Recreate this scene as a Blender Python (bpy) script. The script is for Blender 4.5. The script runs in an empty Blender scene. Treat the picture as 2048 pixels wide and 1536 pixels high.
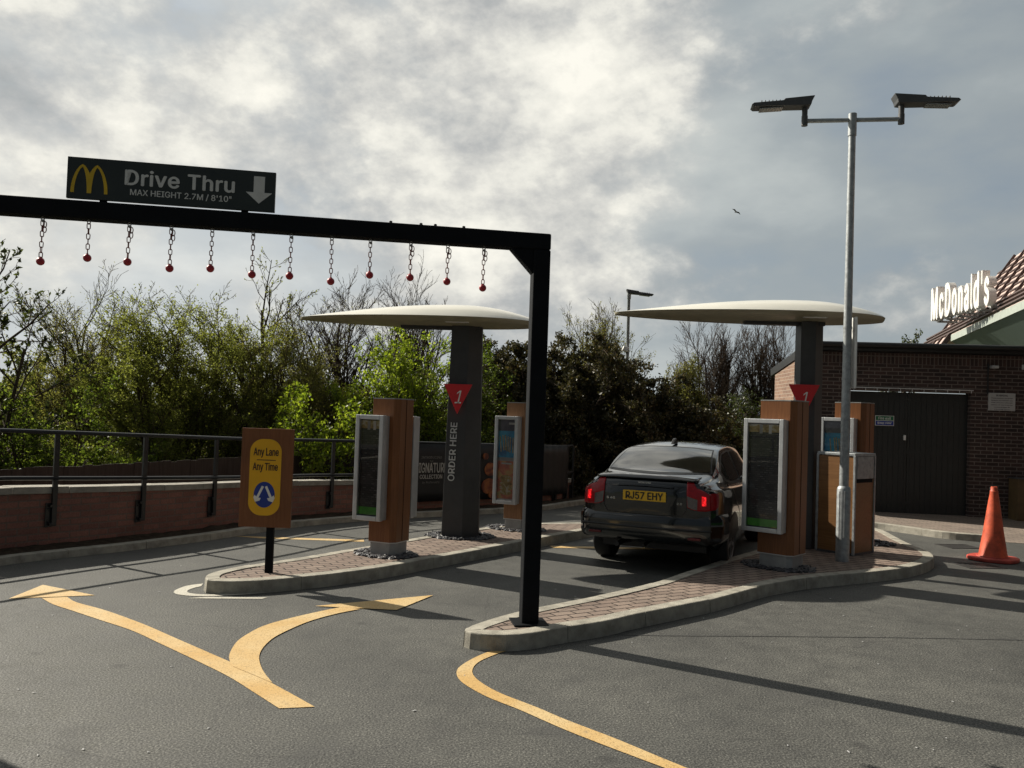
import bpy, bmesh, math, random
import numpy as np
from mathutils import Vector, Matrix, Euler
from mathutils.bvhtree import BVHTree

C = bpy.context
SC = C.scene
COL = SC.collection
R_ = math.radians

# ------------------------------------------------------------------ camera
cam_d = bpy.data.cameras.new('camera')
cam = bpy.data.objects.new('camera', cam_d)
COL.objects.link(cam)
F_PX = 1680.0
cam_d.sensor_fit = 'HORIZONTAL'
cam_d.sensor_width = 36.0
cam_d.lens = 36.0 * F_PX / 2048.0
cam_d.shift_y = 17.0 / 2048.0
cam_d.clip_start = 0.05
cam_d.clip_end = 3000.0
PITCH = math.atan(45 / 1680.0)
ROLL = 0.034
cam.matrix_world = (Matrix.Translation((0, 0, 1.73)) @ Matrix.Rotation(math.pi / 2 + PITCH, 4, 'X')
                    @ Matrix.Rotation(ROLL, 4, 'Z'))
SC.camera = cam
SC.render.engine = 'CYCLES'
SC.cycles.max_bounces = 8
SC.cycles.transparent_max_bounces = 8

# ------------------------------------------------------------------ exposure
vs = SC.view_settings
vs.view_transform = 'Standard'
vs.look = 'None'
vs.exposure = 0.52
vs.gamma = 1.0
vs.use_curve_mapping = False

# ------------------------------------------------------------------ sun
SUN_EL = R_(35.0)
SUN_AZ = R_(-59.0)          # measured from +Y, clockwise
sun_v = Vector((math.sin(SUN_AZ) * math.cos(SUN_EL), math.cos(SUN_AZ) * math.cos(SUN_EL), math.sin(SUN_EL)))
sd = bpy.data.lights.new('sun', 'SUN')
sd.energy = 5.0
sd.angle = R_(0.55)
sd.color = (1.0, 0.93, 0.80)
sun = bpy.data.objects.new('sun', sd)
COL.objects.link(sun)
sun.rotation_euler = sun_v.to_track_quat('Z', 'Y').to_euler()
sun.location = sun_v * 60


# ------------------------------------------------------------------ node helpers
def nd(nt, kind, **kw):
    n = nt.nodes.new(kind)
    for k, v in kw.items():
        if k in ('operation', 'blend_type', 'data_type', 'noise_dimensions', 'sky_type', 'sun_disc', 'sun_elevation',
                 'sun_rotation', 'feature', 'distance', 'wave_type', 'bands_direction', 'interpolation_type', 'clamp',
                 'use_clamp', 'label', 'offset', 'offset_frequency', 'squash', 'squash_frequency', 'air_density',
                 'dust_density', 'ozone_density', 'altitude', 'normalize', 'noise_type', 'vector_type', 'invert'):
            setattr(n, k, v)
        else:
            key = int(k[1:]) if k[0] == 'i' and k[1:].isdigit() else k.replace('_', ' ')
            s = n.inputs[key]
            if hasattr(v, 'is_output') or isinstance(v, bpy.types.NodeSocket):
                nt.links.new(v, s)
            else:
                s.default_value = v
    return n


def ramp(nt, fac, stops):
    r = nt.nodes.new('ShaderNodeValToRGB')
    nt.links.new(fac, r.inputs[0])
    e = r.color_ramp.elements
    while len(e) > 1:
        e.remove(e[-1])
    e[0].position, e[0].color = stops[0][0], tuple(stops[0][1]) + (1,) if len(stops[0][1]) == 3 else stops[0][1]
    for p, c in stops[1:]:
        x = e.new(p)
        x.color = tuple(c) + (1,) if len(c) == 3 else c
    return r.outputs[0]


def mix(nt, fac, a, b, mode='MIX'):
    m = nt.nodes.new('ShaderNodeMix')
    m.data_type = 'RGBA'
    m.blend_type = mode
    for s, v in ((m.inputs[0], fac), (m.inputs[6], a), (m.inputs[7], b)):
        if isinstance(v, bpy.types.NodeSocket):
            nt.links.new(v, s)
        elif isinstance(v, (int, float)):
            s.default_value = v
        else:
            s.default_value = tuple(v) + (1,) if len(v) == 3 else v
    return m.outputs[2]


def math_(nt, op, a, b=None, c=None, clamp=False):
    n = nt.nodes.new('ShaderNodeMath')
    n.operation = op
    n.use_clamp = clamp
    for i, v in enumerate((a, b, c)):
        if v is None:
            continue
        if isinstance(v, bpy.types.NodeSocket):
            nt.links.new(v, n.inputs[i])
        else:
            n.inputs[i].default_value = v
    return n.outputs[0]


# ------------------------------------------------------------------ world: Nishita sky behind broken cloud
world = bpy.data.worlds.new('World')
SC.world = world
world.use_nodes = True
wt = world.node_tree
wt.nodes.clear()
w_out = wt.nodes.new('ShaderNodeOutputWorld')
w_bg = wt.nodes.new('ShaderNodeBackground')
sky = nd(wt, 'ShaderNodeTexSky', sky_type='NISHITA', sun_disc=False, sun_elevation=SUN_EL, sun_rotation=SUN_AZ,
         air_density=1.0, dust_density=1.5)
tc = wt.nodes.new('ShaderNodeTexCoord')
gen = tc.outputs['Generated']


def wdot(az, el):
    v = (math.sin(R_(az)) * math.cos(R_(el)), math.cos(R_(az)) * math.cos(R_(el)), math.sin(R_(el)))
    n = wt.nodes.new('ShaderNodeVectorMath')
    n.operation = 'DOT_PRODUCT'
    wt.links.new(gen, n.inputs[0])
    n.inputs[1].default_value = v
    return n.outputs['Value']


def lobe(az, el, deg0, deg1):
    """1 inside deg1 of the direction, falling smoothly to 0 at deg0."""
    n = wt.nodes.new('ShaderNodeMapRange')
    n.interpolation_type = 'SMOOTHSTEP'
    wt.links.new(wdot(az, el), n.inputs[0])
    n.inputs[1].default_value = math.cos(R_(deg0))
    n.inputs[2].default_value = math.cos(R_(deg1))
    return n.outputs[0]


def sky_noise(loc, rot, scl, scale, detail, rough, dist):
    mp_ = nd(wt, 'ShaderNodeMapping')
    wt.links.new(gen, mp_.inputs[0])
    mp_.inputs['Location'].default_value = loc
    mp_.inputs['Rotation'].default_value = rot
    mp_.inputs['Scale'].default_value = scl
    return nd(wt, 'ShaderNodeTexNoise', Vector=mp_.outputs[0], Scale=scale, Detail=detail, Roughness=rough, Distortion=dist).outputs[0]


def sstep(v, lo, hi):
    n = wt.nodes.new('ShaderNodeMapRange')
    n.interpolation_type = 'SMOOTHSTEP'
    wt.links.new(v, n.inputs[0])
    n.inputs[1].default_value = lo
    n.inputs[2].default_value = hi
    return n.outputs[0]


big = sky_noise((2.2, 1.1, 0.1), (0, R_(22), 0), (1.0, 1.0, 1.55), 3.5, 12.0, 0.58, 0.0)
small = sky_noise((3.1, 1.7, 0.4), (0, R_(25), 0), (1.0, 1.0, 1.5), 9.0, 10.0, 0.60, 0.0)
soft = sky_noise((7.3, 2.2, 5.1), (0, R_(15), 0), (1.0, 1.0, 2.2), 3.4, 7.0, 0.52, 0.0)
dens = math_(wt, 'ADD', math_(wt, 'MULTIPLY', big, 0.72), math_(wt, 'MULTIPLY', small, 0.28))
# heaped cloud on the left and in the middle, a smooth grey veil on the right and low down
bias = math_(wt, 'MULTIPLY', lobe(-24, 20, 26, 4), 0.075)
bias = math_(wt, 'ADD', bias, math_(wt, 'MULTIPLY', lobe(5, 16, 15, 3), 0.085))
bias = math_(wt, 'ADD', bias, math_(wt, 'MULTIPLY', lobe(-10, 17, 14, 3), 0.05))
bias = math_(wt, 'ADD', bias, math_(wt, 'MULTIPLY', lobe(8, 50, 34, 10), 0.12))
bias = math_(wt, 'SUBTRACT', bias, math_(wt, 'MULTIPLY', lobe(22, 9, 18, 5), 0.09))
bias = math_(wt, 'SUBTRACT', bias, math_(wt, 'MULTIPLY', lobe(30, 26, 22, 8), 0.09))
bias = math_(wt, 'SUBTRACT', bias, math_(wt, 'MULTIPLY', lobe(-22, 6, 17, 4), 0.05))
d2 = math_(wt, 'ADD', dens, bias)
right = sstep(wdot(60, 5), math.cos(R_(80)), math.cos(R_(38)))
veil = mix(wt, right, (0.42, 0.445, 0.45), (0.255, 0.285, 0.298))
veil = mix(wt, 1.0, veil, ramp(wt, soft, [(0.32, (0.78, 0.80, 0.83)), (0.5, (1.0, 1.0, 1.0)), (0.68, (1.42, 1.36, 1.28))]), 'MULTIPLY')
lit = ramp(wt, math_(wt, 'ADD', math_(wt, 'MULTIPLY', small, 0.5), math_(wt, 'MULTIPLY', d2, 0.5)),
           [(0.40, (0.235, 0.25, 0.255)), (0.48, (0.35, 0.355, 0.35)), (0.555, (0.49, 0.485, 0.455)), (0.60, (0.59, 0.58, 0.53)), (0.68, (0.71, 0.69, 0.62))])
cl = mix(wt, math_(wt, 'MULTIPLY', sstep(d2, 0.43, 0.62), 0.95), veil, lit)
# where the veil is thinnest the sky itself comes through
skyc = mix(wt, 1.0, sky.outputs[0], (0.10, 0.10, 0.10), 'MULTIPLY')
thin = math_(wt, 'MULTIPLY', sstep(math_(wt, 'SUBTRACT', 1.0, soft), 0.50, 0.72), math_(wt, 'SUBTRACT', 1.0, sstep(d2, 0.44, 0.52)))
cl = mix(wt, math_(wt, 'MULTIPLY', thin, 0.18), cl, skyc)
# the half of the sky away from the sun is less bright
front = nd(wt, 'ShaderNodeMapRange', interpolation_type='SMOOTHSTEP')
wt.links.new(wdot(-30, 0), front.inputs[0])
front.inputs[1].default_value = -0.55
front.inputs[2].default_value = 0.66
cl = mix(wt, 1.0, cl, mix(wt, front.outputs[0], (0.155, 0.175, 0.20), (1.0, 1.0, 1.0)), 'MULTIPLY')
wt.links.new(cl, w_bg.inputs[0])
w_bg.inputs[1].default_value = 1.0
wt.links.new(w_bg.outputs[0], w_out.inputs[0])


# ------------------------------------------------------------------ materials
def new_mat(name):
    m = bpy.data.materials.new(name)
    m.use_nodes = True
    nt = m.node_tree
    b = nt.nodes['Principled BSDF']
    return m, nt, b


def pset(b, col=None, rough=None, metal=None, spec=None, coat=None, coat_rough=None):
    if col is not None:
        b.inputs['Base Color'].default_value = tuple(col) + (1,)
    if rough is not None:
        b.inputs['Roughness'].default_value = rough
    if metal is not None:
        b.inputs['Metallic'].default_value = metal
    if spec is not None:
        b.inputs['Specular IOR Level'].default_value = spec
    if coat is not None:
        b.inputs['Coat Weight'].default_value = coat
    if coat_rough is not None:
        b.inputs['Coat Roughness'].default_value = coat_rough


def plain(name, col, rough=0.5, metal=0.0, spec=0.5, var=0.25, scale=6.0, bump=0.0, coat=0.0, fine=60.0):
    """a painted or moulded surface with a little dirt and uneven gloss"""
    m, nt, b = new_mat(name)
    pset(b, col, rough, metal, spec, coat, 0.05)
    t = nt.nodes.new('ShaderNodeTexCoord')
    n = nd(nt, 'ShaderNodeTexNoise', Vector=t.outputs['Object'], Scale=scale, Detail=6.0, Roughness=0.65)
    lo = tuple(c * (1 - var) for c in col)
    hi = tuple(min(1, c * (1 + var * 0.7)) for c in col)
    nt.links.new(ramp(nt, n.outputs[0], [(0.32, lo), (0.68, hi)]), b.inputs['Base Color'])
    rr = nd(nt, 'ShaderNodeMapRange')
    nt.links.new(n.outputs[0], rr.inputs[0])
    rr.inputs[3].default_value = max(0.02, rough - 0.1)
    rr.inputs[4].default_value = min(1, rough + 0.12)
    nt.links.new(rr.outputs[0], b.inputs['Roughness'])
    if bump:
        n2 = nd(nt, 'ShaderNodeTexNoise', Vector=t.outputs['Object'], Scale=fine, Detail=4.0)
        bp = nd(nt, 'ShaderNodeBump', Strength=bump, Distance=0.01, Height=n2.outputs[0])
        nt.links.new(bp.outputs[0], b.inputs['Normal'])
    return m


def asphalt():
    m, nt, b = new_mat('asphalt')
    t = nt.nodes.new('ShaderNodeTexCoord')
    o = t.outputs['Object']
    big = nd(nt, 'ShaderNodeTexNoise', Vector=o, Scale=0.55, Detail=6.0, Roughness=0.6)
    mid = nd(nt, 'ShaderNodeTexNoise', Vector=o, Scale=5.0, Detail=5.0, Roughness=0.7)
    fine = nd(nt, 'ShaderNodeTexNoise', Vector=o, Scale=85.0, Detail=3.0, Roughness=0.75)
    vor = nd(nt, 'ShaderNodeTexVoronoi', Vector=o, Scale=70.0)
    c = ramp(nt, big.outputs[0], [(0.28, (0.048, 0.0485, 0.0465)), (0.5, (0.073, 0.0732, 0.0695)), (0.75, (0.100, 0.0995, 0.093))])
    c = mix(nt, 0.55, c, ramp(nt, mid.outputs[0], [(0.3, (0.62, 0.62, 0.62)), (0.7, (1.3, 1.3, 1.28))]), 'MULTIPLY')
    c = mix(nt, 1.0, c, ramp(nt, fine.outputs[0], [(0.36, (0.10, 0.10, 0.10)), (0.46, (0.78, 0.78, 0.76)), (0.55, (1.12, 1.11, 1.07)), (0.66, (2.9, 2.85, 2.7))]), 'MULTIPLY')
    # polished wheel tracks and damp stains with shapes of their own
    st = nd(nt, 'ShaderNodeTexNoise', Vector=o, Scale=0.9, Detail=3.0, Distortion=1.2)
    c = mix(nt, ramp(nt, st.outputs[0], [(0.60, (0, 0, 0)), (0.72, (0.55, 0.55, 0.55))]), c, (0.045, 0.045, 0.044))
    dr = nd(nt, 'ShaderNodeTexVoronoi', Vector=o, Scale=1.35)
    dr2 = nd(nt, 'ShaderNodeTexNoise', Vector=o, Scale=9.0, Detail=4.0)
    drip = math_(nt, 'ADD', dr.outputs[0], math_(nt, 'MULTIPLY', dr2.outputs[0], 0.16))
    c = mix(nt, ramp(nt, drip, [(0.10, (0.6,) * 3), (0.17, (0, 0, 0))]), c, (0.026, 0.025, 0.024))
    cr = nd(nt, 'ShaderNodeTexVoronoi', Vector=mix(nt, 0.12, o, mid.outputs[1]), Scale=0.42, feature='DISTANCE_TO_EDGE')
    gate_ = ramp(nt, st.outputs[0], [(0.42, (0, 0, 0)), (0.56, (0.45,) * 3)])
    c = mix(nt, math_(nt, 'MULTIPLY', gate_, ramp(nt, cr.outputs[0], [(0.0, (1,) * 3), (0.0035, (0, 0, 0))])), c, (0.018, 0.018, 0.018))
    nt.links.new(c, b.inputs['Base Color'])
    b.inputs['Specular IOR Level'].default_value = 0.45
    nt.links.new(ramp(nt, mid.outputs[0], [(0.3, (0.62,) * 3), (0.7, (0.88,) * 3)]), b.inputs['Roughness'])
    h = math_(nt, 'ADD', math_(nt, 'MULTIPLY', fine.outputs[0], 1.0), math_(nt, 'MULTIPLY', vor.outputs[0], 0.8))
    bp = nd(nt, 'ShaderNodeBump', Strength=0.55, Distance=0.004, Height=h)
    nt.links.new(bp.outputs[0], b.inputs['Normal'])
    return m


def road_paint(name, col, worn):
    m, nt, b = new_mat(name)
    t = nt.nodes.new('ShaderNodeTexCoord')
    o = t.outputs['Object']
    n = nd(nt, 'ShaderNodeTexNoise', Vector=o, Scale=1.6, Detail=5.0, Roughness=0.6)
    f = nd(nt, 'ShaderNodeTexNoise', Vector=o, Scale=95.0, Detail=3.0, Roughness=0.7)
    g = nd(nt, 'ShaderNodeTexNoise', Vector=o, Scale=14.0, Detail=5.0, Roughness=0.7)
    c = ramp(nt, n.outputs[0], [(0.35, tuple(x * 0.88 for x in col)), (0.65, worn)])
    c = mix(nt, ramp(nt, f.outputs[0], [(0.34, (0.9,) * 3), (0.46, (0, 0, 0))]), c, tuple(x * 0.38 for x in col))
    c = mix(nt, ramp(nt, g.outputs[0], [(0.60, (0, 0, 0)), (0.72, (0.6,) * 3)]), c, (0.17, 0.14, 0.10))
    nt.links.new(c, b.inputs['Base Color'])
    b.inputs['Roughness'].default_value = 0.62
    bp = nd(nt, 'ShaderNodeBump', Strength=0.5, Distance=0.004, Height=f.outputs[0])
    nt.links.new(bp.outputs[0], b.inputs['Normal'])
    return m


def bricks(name, c1, c2, mortar, w=0.225, h=0.075, ms=0.010, bump=0.6, offs=0.5, rot=0.0, coord='UV', dirt=0.35, bias=0.0):
    m, nt, b = new_mat(name)
    t = nt.nodes.new('ShaderNodeTexCoord')
    mpn = nd(nt, 'ShaderNodeMapping')
    nt.links.new(t.outputs[coord], mpn.inputs[0])
    mpn.inputs['Rotation'].default_value = (0, 0, rot)
    br = nd(nt, 'ShaderNodeTexBrick', offset=offs, offset_frequency=2, Vector=mpn.outputs[0])
    br.inputs['Color1'].default_value = tuple(c1) + (1,)
    br.inputs['Color2'].default_value = tuple(c2) + (1,)
    br.inputs['Mortar'].default_value = tuple(mortar) + (1,)
    br.inputs['Scale'].default_value = 1.0
    br.inputs['Mortar Size'].default_value = ms
    br.inputs['Mortar Smooth'].default_value = 0.25
    br.inputs['Bias'].default_value = bias
    br.inputs['Brick Width'].default_value = w
    br.inputs['Row Height'].default_value = h
    n = nd(nt, 'ShaderNodeTexNoise', Vector=t.outputs['Object'], Scale=1.7, Detail=6.0, Roughness=0.7)
    f = nd(nt, 'ShaderNodeTexNoise', Vector=t.outputs['Object'], Scale=55.0, Detail=3.0)
    c = mix(nt, dirt, br.outputs[0], ramp(nt, n.outputs[0], [(0.3, (0.45,) * 3), (0.7, (1.35, 1.3, 1.25))]), 'MULTIPLY')
    c = mix(nt, 0.35, c, ramp(nt, f.outputs[0], [(0.3, (0.6,) * 3), (0.7, (1.4,) * 3)]), 'MULTIPLY')
    nt.links.new(c, b.inputs['Base Color'])
    b.inputs['Roughness'].default_value = 0.85
    b.inputs['Specular IOR Level'].default_value = 0.25
    hgt = math_(nt, 'ADD', math_(nt, 'MULTIPLY', br.outputs[1], -1.0), math_(nt, 'MULTIPLY', f.outputs[0], 0.35))
    bp = nd(nt, 'ShaderNodeBump', Strength=bump, Distance=0.006, Height=hgt)
    nt.links.new(bp.outputs[0], b.inputs['Normal'])
    return m


def wood(name, col, dark, axis=2, rough=0.42, scale=1.0):
    m, nt, b = new_mat(name)
    t = nt.nodes.new('ShaderNodeTexCoord')
    mpn = nd(nt, 'ShaderNodeMapping')
    nt.links.new(t.outputs['Object'], mpn.inputs[0])
    s = [26.0 * scale] * 3
    s[axis] = 1.3 * scale
    mpn.inputs['Scale'].default_value = s
    n = nd(nt, 'ShaderNodeTexNoise', Vector=mpn.outputs[0], Scale=1.6, Detail=7.0, Roughness=0.65, Distortion=0.4)
    n2 = nd(nt, 'ShaderNodeTexNoise', Vector=t.outputs['Object'], Scale=2.2, Detail=4.0)
    c = ramp(nt, n.outputs[0], [(0.30, dark), (0.55, col), (0.8, tuple(min(1, x * 1.25) for x in col))])
    c = mix(nt, 0.5, c, ramp(nt, n2.outputs[0], [(0.3, (0.75,) * 3), (0.7, (1.2,) * 3)]), 'MULTIPLY')
    nt.links.new(c, b.inputs['Base Color'])
    pset(b, None, rough, 0, 0.4)
    bp = nd(nt, 'ShaderNodeBump', Strength=0.12, Distance=0.003, Height=n.outputs[0])
    nt.links.new(bp.outputs[0], b.inputs['Normal'])
    return m


def leafy(name, stops, trans=0.45, gloss=0.06):
    m = bpy.data.materials.new(name)
    m.use_nodes = True
    nt = m.node_tree
    nt.nodes.clear()
    out = nt.nodes.new('ShaderNodeOutputMaterial')
    geo = nt.nodes.new('ShaderNodeNewGeometry')
    c = ramp(nt, geo.outputs['Random Per Island'], stops)
    d = nd(nt, 'ShaderNodeBsdfDiffuse', Color=c)
    tr = nd(nt, 'ShaderNodeBsdfTranslucent', Color=mix(nt, 1.0, c, (1.25, 1.3, 0.75), 'MULTIPLY'))
    g = nd(nt, 'ShaderNodeBsdfGlossy', Roughness=0.42)
    m1 = nt.nodes.new('ShaderNodeMixShader')
    m1.inputs[0].default_value = trans
    nt.links.new(d.outputs[0], m1.inputs[1])
    nt.links.new(tr.outputs[0], m1.inputs[2])
    m2 = nt.nodes.new('ShaderNodeMixShader')
    m2.inputs[0].default_value = gloss
    nt.links.new(m1.outputs[0], m2.inputs[1])
    nt.links.new(g.outputs[0], m2.inputs[2])
    nt.links.new(m2.outputs[0], out.inputs[0])
    return m


def glassy(name, tint=(0.02, 0.025, 0.03), alpha=0.3):
    """a thin pane: mostly clear, with real reflections"""
    m = bpy.data.materials.new(name)
    m.use_nodes = True
    nt = m.node_tree
    nt.nodes.clear()
    out = nt.nodes.new('ShaderNodeOutputMaterial')
    tr = nd(nt, 'ShaderNodeBsdfTransparent', Color=tuple(alpha for _ in range(3)) + (1,))
    gl = nd(nt, 'ShaderNodeBsdfGlossy', Roughness=0.02)
    fr = nd(nt, 'ShaderNodeFresnel', IOR=1.5)
    mx = nt.nodes.new('ShaderNodeMixShader')
    nt.links.new(fr.outputs[0], mx.inputs[0])
    nt.links.new(tr.outputs[0], mx.inputs[1])
    nt.links.new(gl.outputs[0], mx.inputs[2])
    nt.links.new(mx.outputs[0], out.inputs[0])
    return m


def emissive(name, col, strength, base):
    m, nt, b = new_mat(name)
    pset(b, base, 0.2)
    b.inputs['Emission Color'].default_value = tuple(col) + (1,)
    b.inputs['Emission Strength'].default_value = strength
    t = nt.nodes.new('ShaderNodeTexCoord')
    v = nd(nt, 'ShaderNodeTexVoronoi', Vector=t.outputs['Object'], Scale=38.0)
    nt.links.new(math_(nt, 'MULTIPLY', ramp(nt, v.outputs[0], [(0.1, (1,) * 3), (0.6, (0.25,) * 3)]), strength), b.inputs['Emission Strength'])
    return m


def menu_print(name):
    """dark printed menu: faint columns of small text rows"""
    m, nt, b = new_mat(name)
    t = nt.nodes.new('ShaderNodeTexCoord')
    br = nd(nt, 'ShaderNodeTexBrick', Vector=t.outputs['UV'], offset=0.37)
    br.inputs['Color1'].default_value = (0.028, 0.029, 0.031, 1)
    br.inputs['Color2'].default_value = (0.17, 0.17, 0.17, 1)
    br.inputs['Mortar'].default_value = (0.022, 0.023, 0.025, 1)
    br.inputs['Scale'].default_value = 1.0
    br.inputs['Brick Width'].default_value = 0.055
    br.inputs['Row Height'].default_value = 0.024
    br.inputs['Mortar Size'].default_value = 0.006
    br.inputs['Bias'].default_value = -0.15
    n = nd(nt, 'ShaderNodeTexNoise', Vector=t.outputs['UV'], Scale=14.0, Detail=3.0)
    c = mix(nt, ramp(nt, n.outputs[0], [(0.38, (0.8,) * 3), (0.60, (0.0,) * 3)]), br.outputs[0], (0.034, 0.035, 0.037))
    bl_ = nd(nt, 'ShaderNodeTexVoronoi', Vector=t.outputs['UV'], Scale=9.0, distance='CHEBYCHEV')
    c = mix(nt, ramp(nt, bl_.outputs[1], [(0.55, (0,) * 3), (0.8, (0.35,) * 3)]), c, (0.10, 0.10, 0.095))
    nt.links.new(c, b.inputs['Base Color'])
    pset(b, None, 0.4)
    return m


def printed(name, stops, scale=7.0, det=4.0, dist=0.8):
    m, nt, b = new_mat(name)
    t = nt.nodes.new('ShaderNodeTexCoord')
    n = nd(nt, 'ShaderNodeTexNoise', Vector=t.outputs['Object'], Scale=scale, Detail=det, Distortion=dist)
    nt.links.new(ramp(nt, n.outputs[0], stops), b.inputs['Base Color'])
    pset(b, None, 0.4)
    return m


M = {}
M['asphalt'] = asphalt()
M['yellow_paint'] = road_paint('yellow_road_paint', (0.62, 0.39, 0.135), (0.60, 0.445, 0.225))
M['white_paint'] = road_paint('white_road_paint', (0.62, 0.59, 0.50), (0.50, 0.47, 0.40))
M['tar'] = plain('tar_seam', (0.025, 0.025, 0.026), 0.6, bump=0.3)
M['kerb'] = plain('kerb_concrete', (0.36, 0.338, 0.285), 0.85, spec=0.2, var=0.35, scale=7.0, bump=0.5, fine=120)
M['pavers'] = bricks('block_paving', (0.265, 0.210, 0.175), (0.215, 0.163, 0.137), (0.028, 0.022, 0.019), 0.205, 0.103, 0.0085,
                     0.8, rot=R_(-31), coord='Object', dirt=0.5)
M['slabs'] = bricks('pavement_blocks', (0.26, 0.215, 0.18), (0.22, 0.18, 0.155), (0.09, 0.075, 0.065), 0.205, 0.103, 0.006, 0.5,
                    rot=R_(10), coord='Object', dirt=0.5)
M['red_brick'] = bricks('red_brick', (0.30, 0.145, 0.112), (0.225, 0.112, 0.09), (0.20, 0.14, 0.115))
M['brown_brick'] = bricks('brown_brick', (0.070, 0.045, 0.040), (0.036, 0.027, 0.026), (0.155, 0.13, 0.118), ms=0.010)
M['soldier'] = bricks('soldier_brick', (0.075, 0.045, 0.039), (0.040, 0.028, 0.027), (0.15, 0.125, 0.11), w=0.075, h=0.225, offs=0.0)
M['sunlit_brick'] = bricks('sunlit_brick', (0.28, 0.18, 0.128), (0.20, 0.125, 0.095), (0.33, 0.26, 0.21))  # lighter copy of the brown brick, sunlight put into its colour
M['coping'] = plain('coping_concrete', (0.34, 0.32, 0.28), 0.85, spec=0.2, var=0.3, bump=0.4, fine=90)
M['soil'] = plain('soil', (0.055, 0.042, 0.030), 0.95, spec=0.1, var=0.5, scale=14, bump=1.0, fine=40)
M['grass'] = plain('rough_grass', (0.060, 0.075, 0.022), 0.9, spec=0.1, var=0.5, scale=3, bump=1.0, fine=30)
M['black_steel'] = plain('black_painted_steel', (0.0065, 0.0078, 0.010), 0.7, spec=0.12, var=0.35, bump=0.06)
M['black_paint'] = plain('railing_paint', (0.014, 0.015, 0.017), 0.36, var=0.3)
M['anthracite'] = plain('anthracite_cladding', (0.042, 0.042, 0.043), 0.5, var=0.2)
M['anthracite_deep'] = plain('anthracite_side_cladding', (0.024, 0.025, 0.027), 0.5, var=0.2)
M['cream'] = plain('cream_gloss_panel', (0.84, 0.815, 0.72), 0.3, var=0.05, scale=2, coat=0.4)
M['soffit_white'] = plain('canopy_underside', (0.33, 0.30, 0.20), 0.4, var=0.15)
M['red_panel'] = plain('red_panel', (0.62, 0.018, 0.024), 0.35, var=0.12)
M['white_letter'] = plain('white_lettering', (0.78, 0.77, 0.74), 0.5, var=0.1)
M['grey_letter'] = plain('pale_grey_lettering', (0.62, 0.62, 0.60), 0.5, var=0.1)
M['wood'] = wood('timber_laminate', (0.205, 0.078, 0.025), (0.150, 0.053, 0.016), scale=1.8)
M['wood_pale'] = wood('weathered_timber_laminate', (0.27, 0.140, 0.068), (0.20, 0.098, 0.045), scale=1.8)
M['wood_side'] = wood('bin_timber', (0.215, 0.105, 0.040), (0.155, 0.070, 0.025), axis=0, scale=1.4)
M['sign_wood'] = wood('sign_board_timber', (0.20, 0.076, 0.028), (0.155, 0.055, 0.019), scale=2)
M['plinth'] = plain('plinth_steel', (0.30, 0.30, 0.29), 0.55, var=0.2, bump=0.1)
M['aluminium'] = plain('brushed_aluminium', (0.52, 0.53, 0.54), 0.38, metal=0.55, var=0.12)
M['galvanised'] = plain('galvanised_steel', (0.33, 0.35, 0.36), 0.5, metal=0.45, var=0.3, scale=18)
M['dark_grey'] = plain('dark_grey_casting', (0.060, 0.062, 0.065), 0.5, var=0.2)
M['lens'] = plain('lamp_lens', (0.25, 0.26, 0.26), 0.2, var=0.15, scale=50)
M['yellow_panel'] = plain('yellow_sign_panel', (0.78, 0.42, 0.008), 0.42, var=0.06)
M['blue_panel'] = plain('blue_sign_panel', (0.012, 0.038, 0.27), 0.4, var=0.08)
M['brown_letter'] = plain('dark_brown_lettering', (0.050, 0.020, 0.010), 0.5, var=0.1)
M['sign_green'] = plain('dark_sign_panel', (0.016, 0.023, 0.021), 0.4, var=0.2)
M['gold'] = plain('golden_yellow', (0.62, 0.40, 0.012), 0.45, var=0.1)
M['chain_red'] = plain('weathered_red_chain', (0.22, 0.060, 0.045), 0.6, var=0.4, scale=30)
M['ball_red'] = plain('faded_red_plastic', (0.42, 0.022, 0.035), 0.45, var=0.25, scale=40)
M['steel'] = plain('shackle_steel', (0.25, 0.24, 0.22), 0.45, metal=0.6)
M['slate'] = plain('slate_chippings', (0.048, 0.048, 0.055), 0.55, var=0.6, scale=25)
M['menu'] = menu_print('menu_print')
M['menu_green'] = plain('menu_green_band', (0.09, 0.42, 0.045), 0.35, var=0.25)
M['glass'] = glassy('display_glass', alpha=0.97)
M['poster_blue'] = printed('blue_poster_print', [(0.35, (0.06, 0.17, 0.40)), (0.5, (0.07, 0.40, 0.68)), (0.65, (0.09, 0.55, 0.80))], 4)
M['poster_dark'] = printed('dark_poster_print', [(0.35, (0.07, 0.075, 0.11)), (0.6, (0.18, 0.17, 0.21))], 6)
M['fries'] = printed('fries_print', [(0.35, (0.36, 0.29, 0.15)), (0.55, (0.62, 0.53, 0.30)), (0.7, (0.75, 0.70, 0.55))], 22)
M['poster_red'] = printed('red_poster_print', [(0.30, (0.34, 0.20, 0.13)), (0.46, (0.70, 0.22, 0.15)), (0.58, (0.75, 0.45, 0.20)), (0.72, (0.52, 0.50, 0.22))], 7)
M['food'] = printed('food_print', [(0.35, (0.30, 0.19, 0.07)), (0.5, (0.55, 0.42, 0.17)), (0.62, (0.70, 0.66, 0.55)), (0.75, (0.62, 0.46, 0.12))], 16)
M['burger'] = printed('burger_print', [(0.35, (0.05, 0.012, 0.01)), (0.5, (0.22, 0.05, 0.02)), (0.65, (0.42, 0.14, 0.03))], 6)
M['banner'] = plain('black_banner', (0.014, 0.014, 0.015), 0.55, var=0.4, scale=3, bump=0.2, fine=4)
M['banner_text'] = plain('banner_print', (0.48, 0.46, 0.42), 0.6, var=0.15)
M['banner_dim'] = plain('banner_small_print', (0.22, 0.21, 0.19), 0.6, var=0.15)
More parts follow.
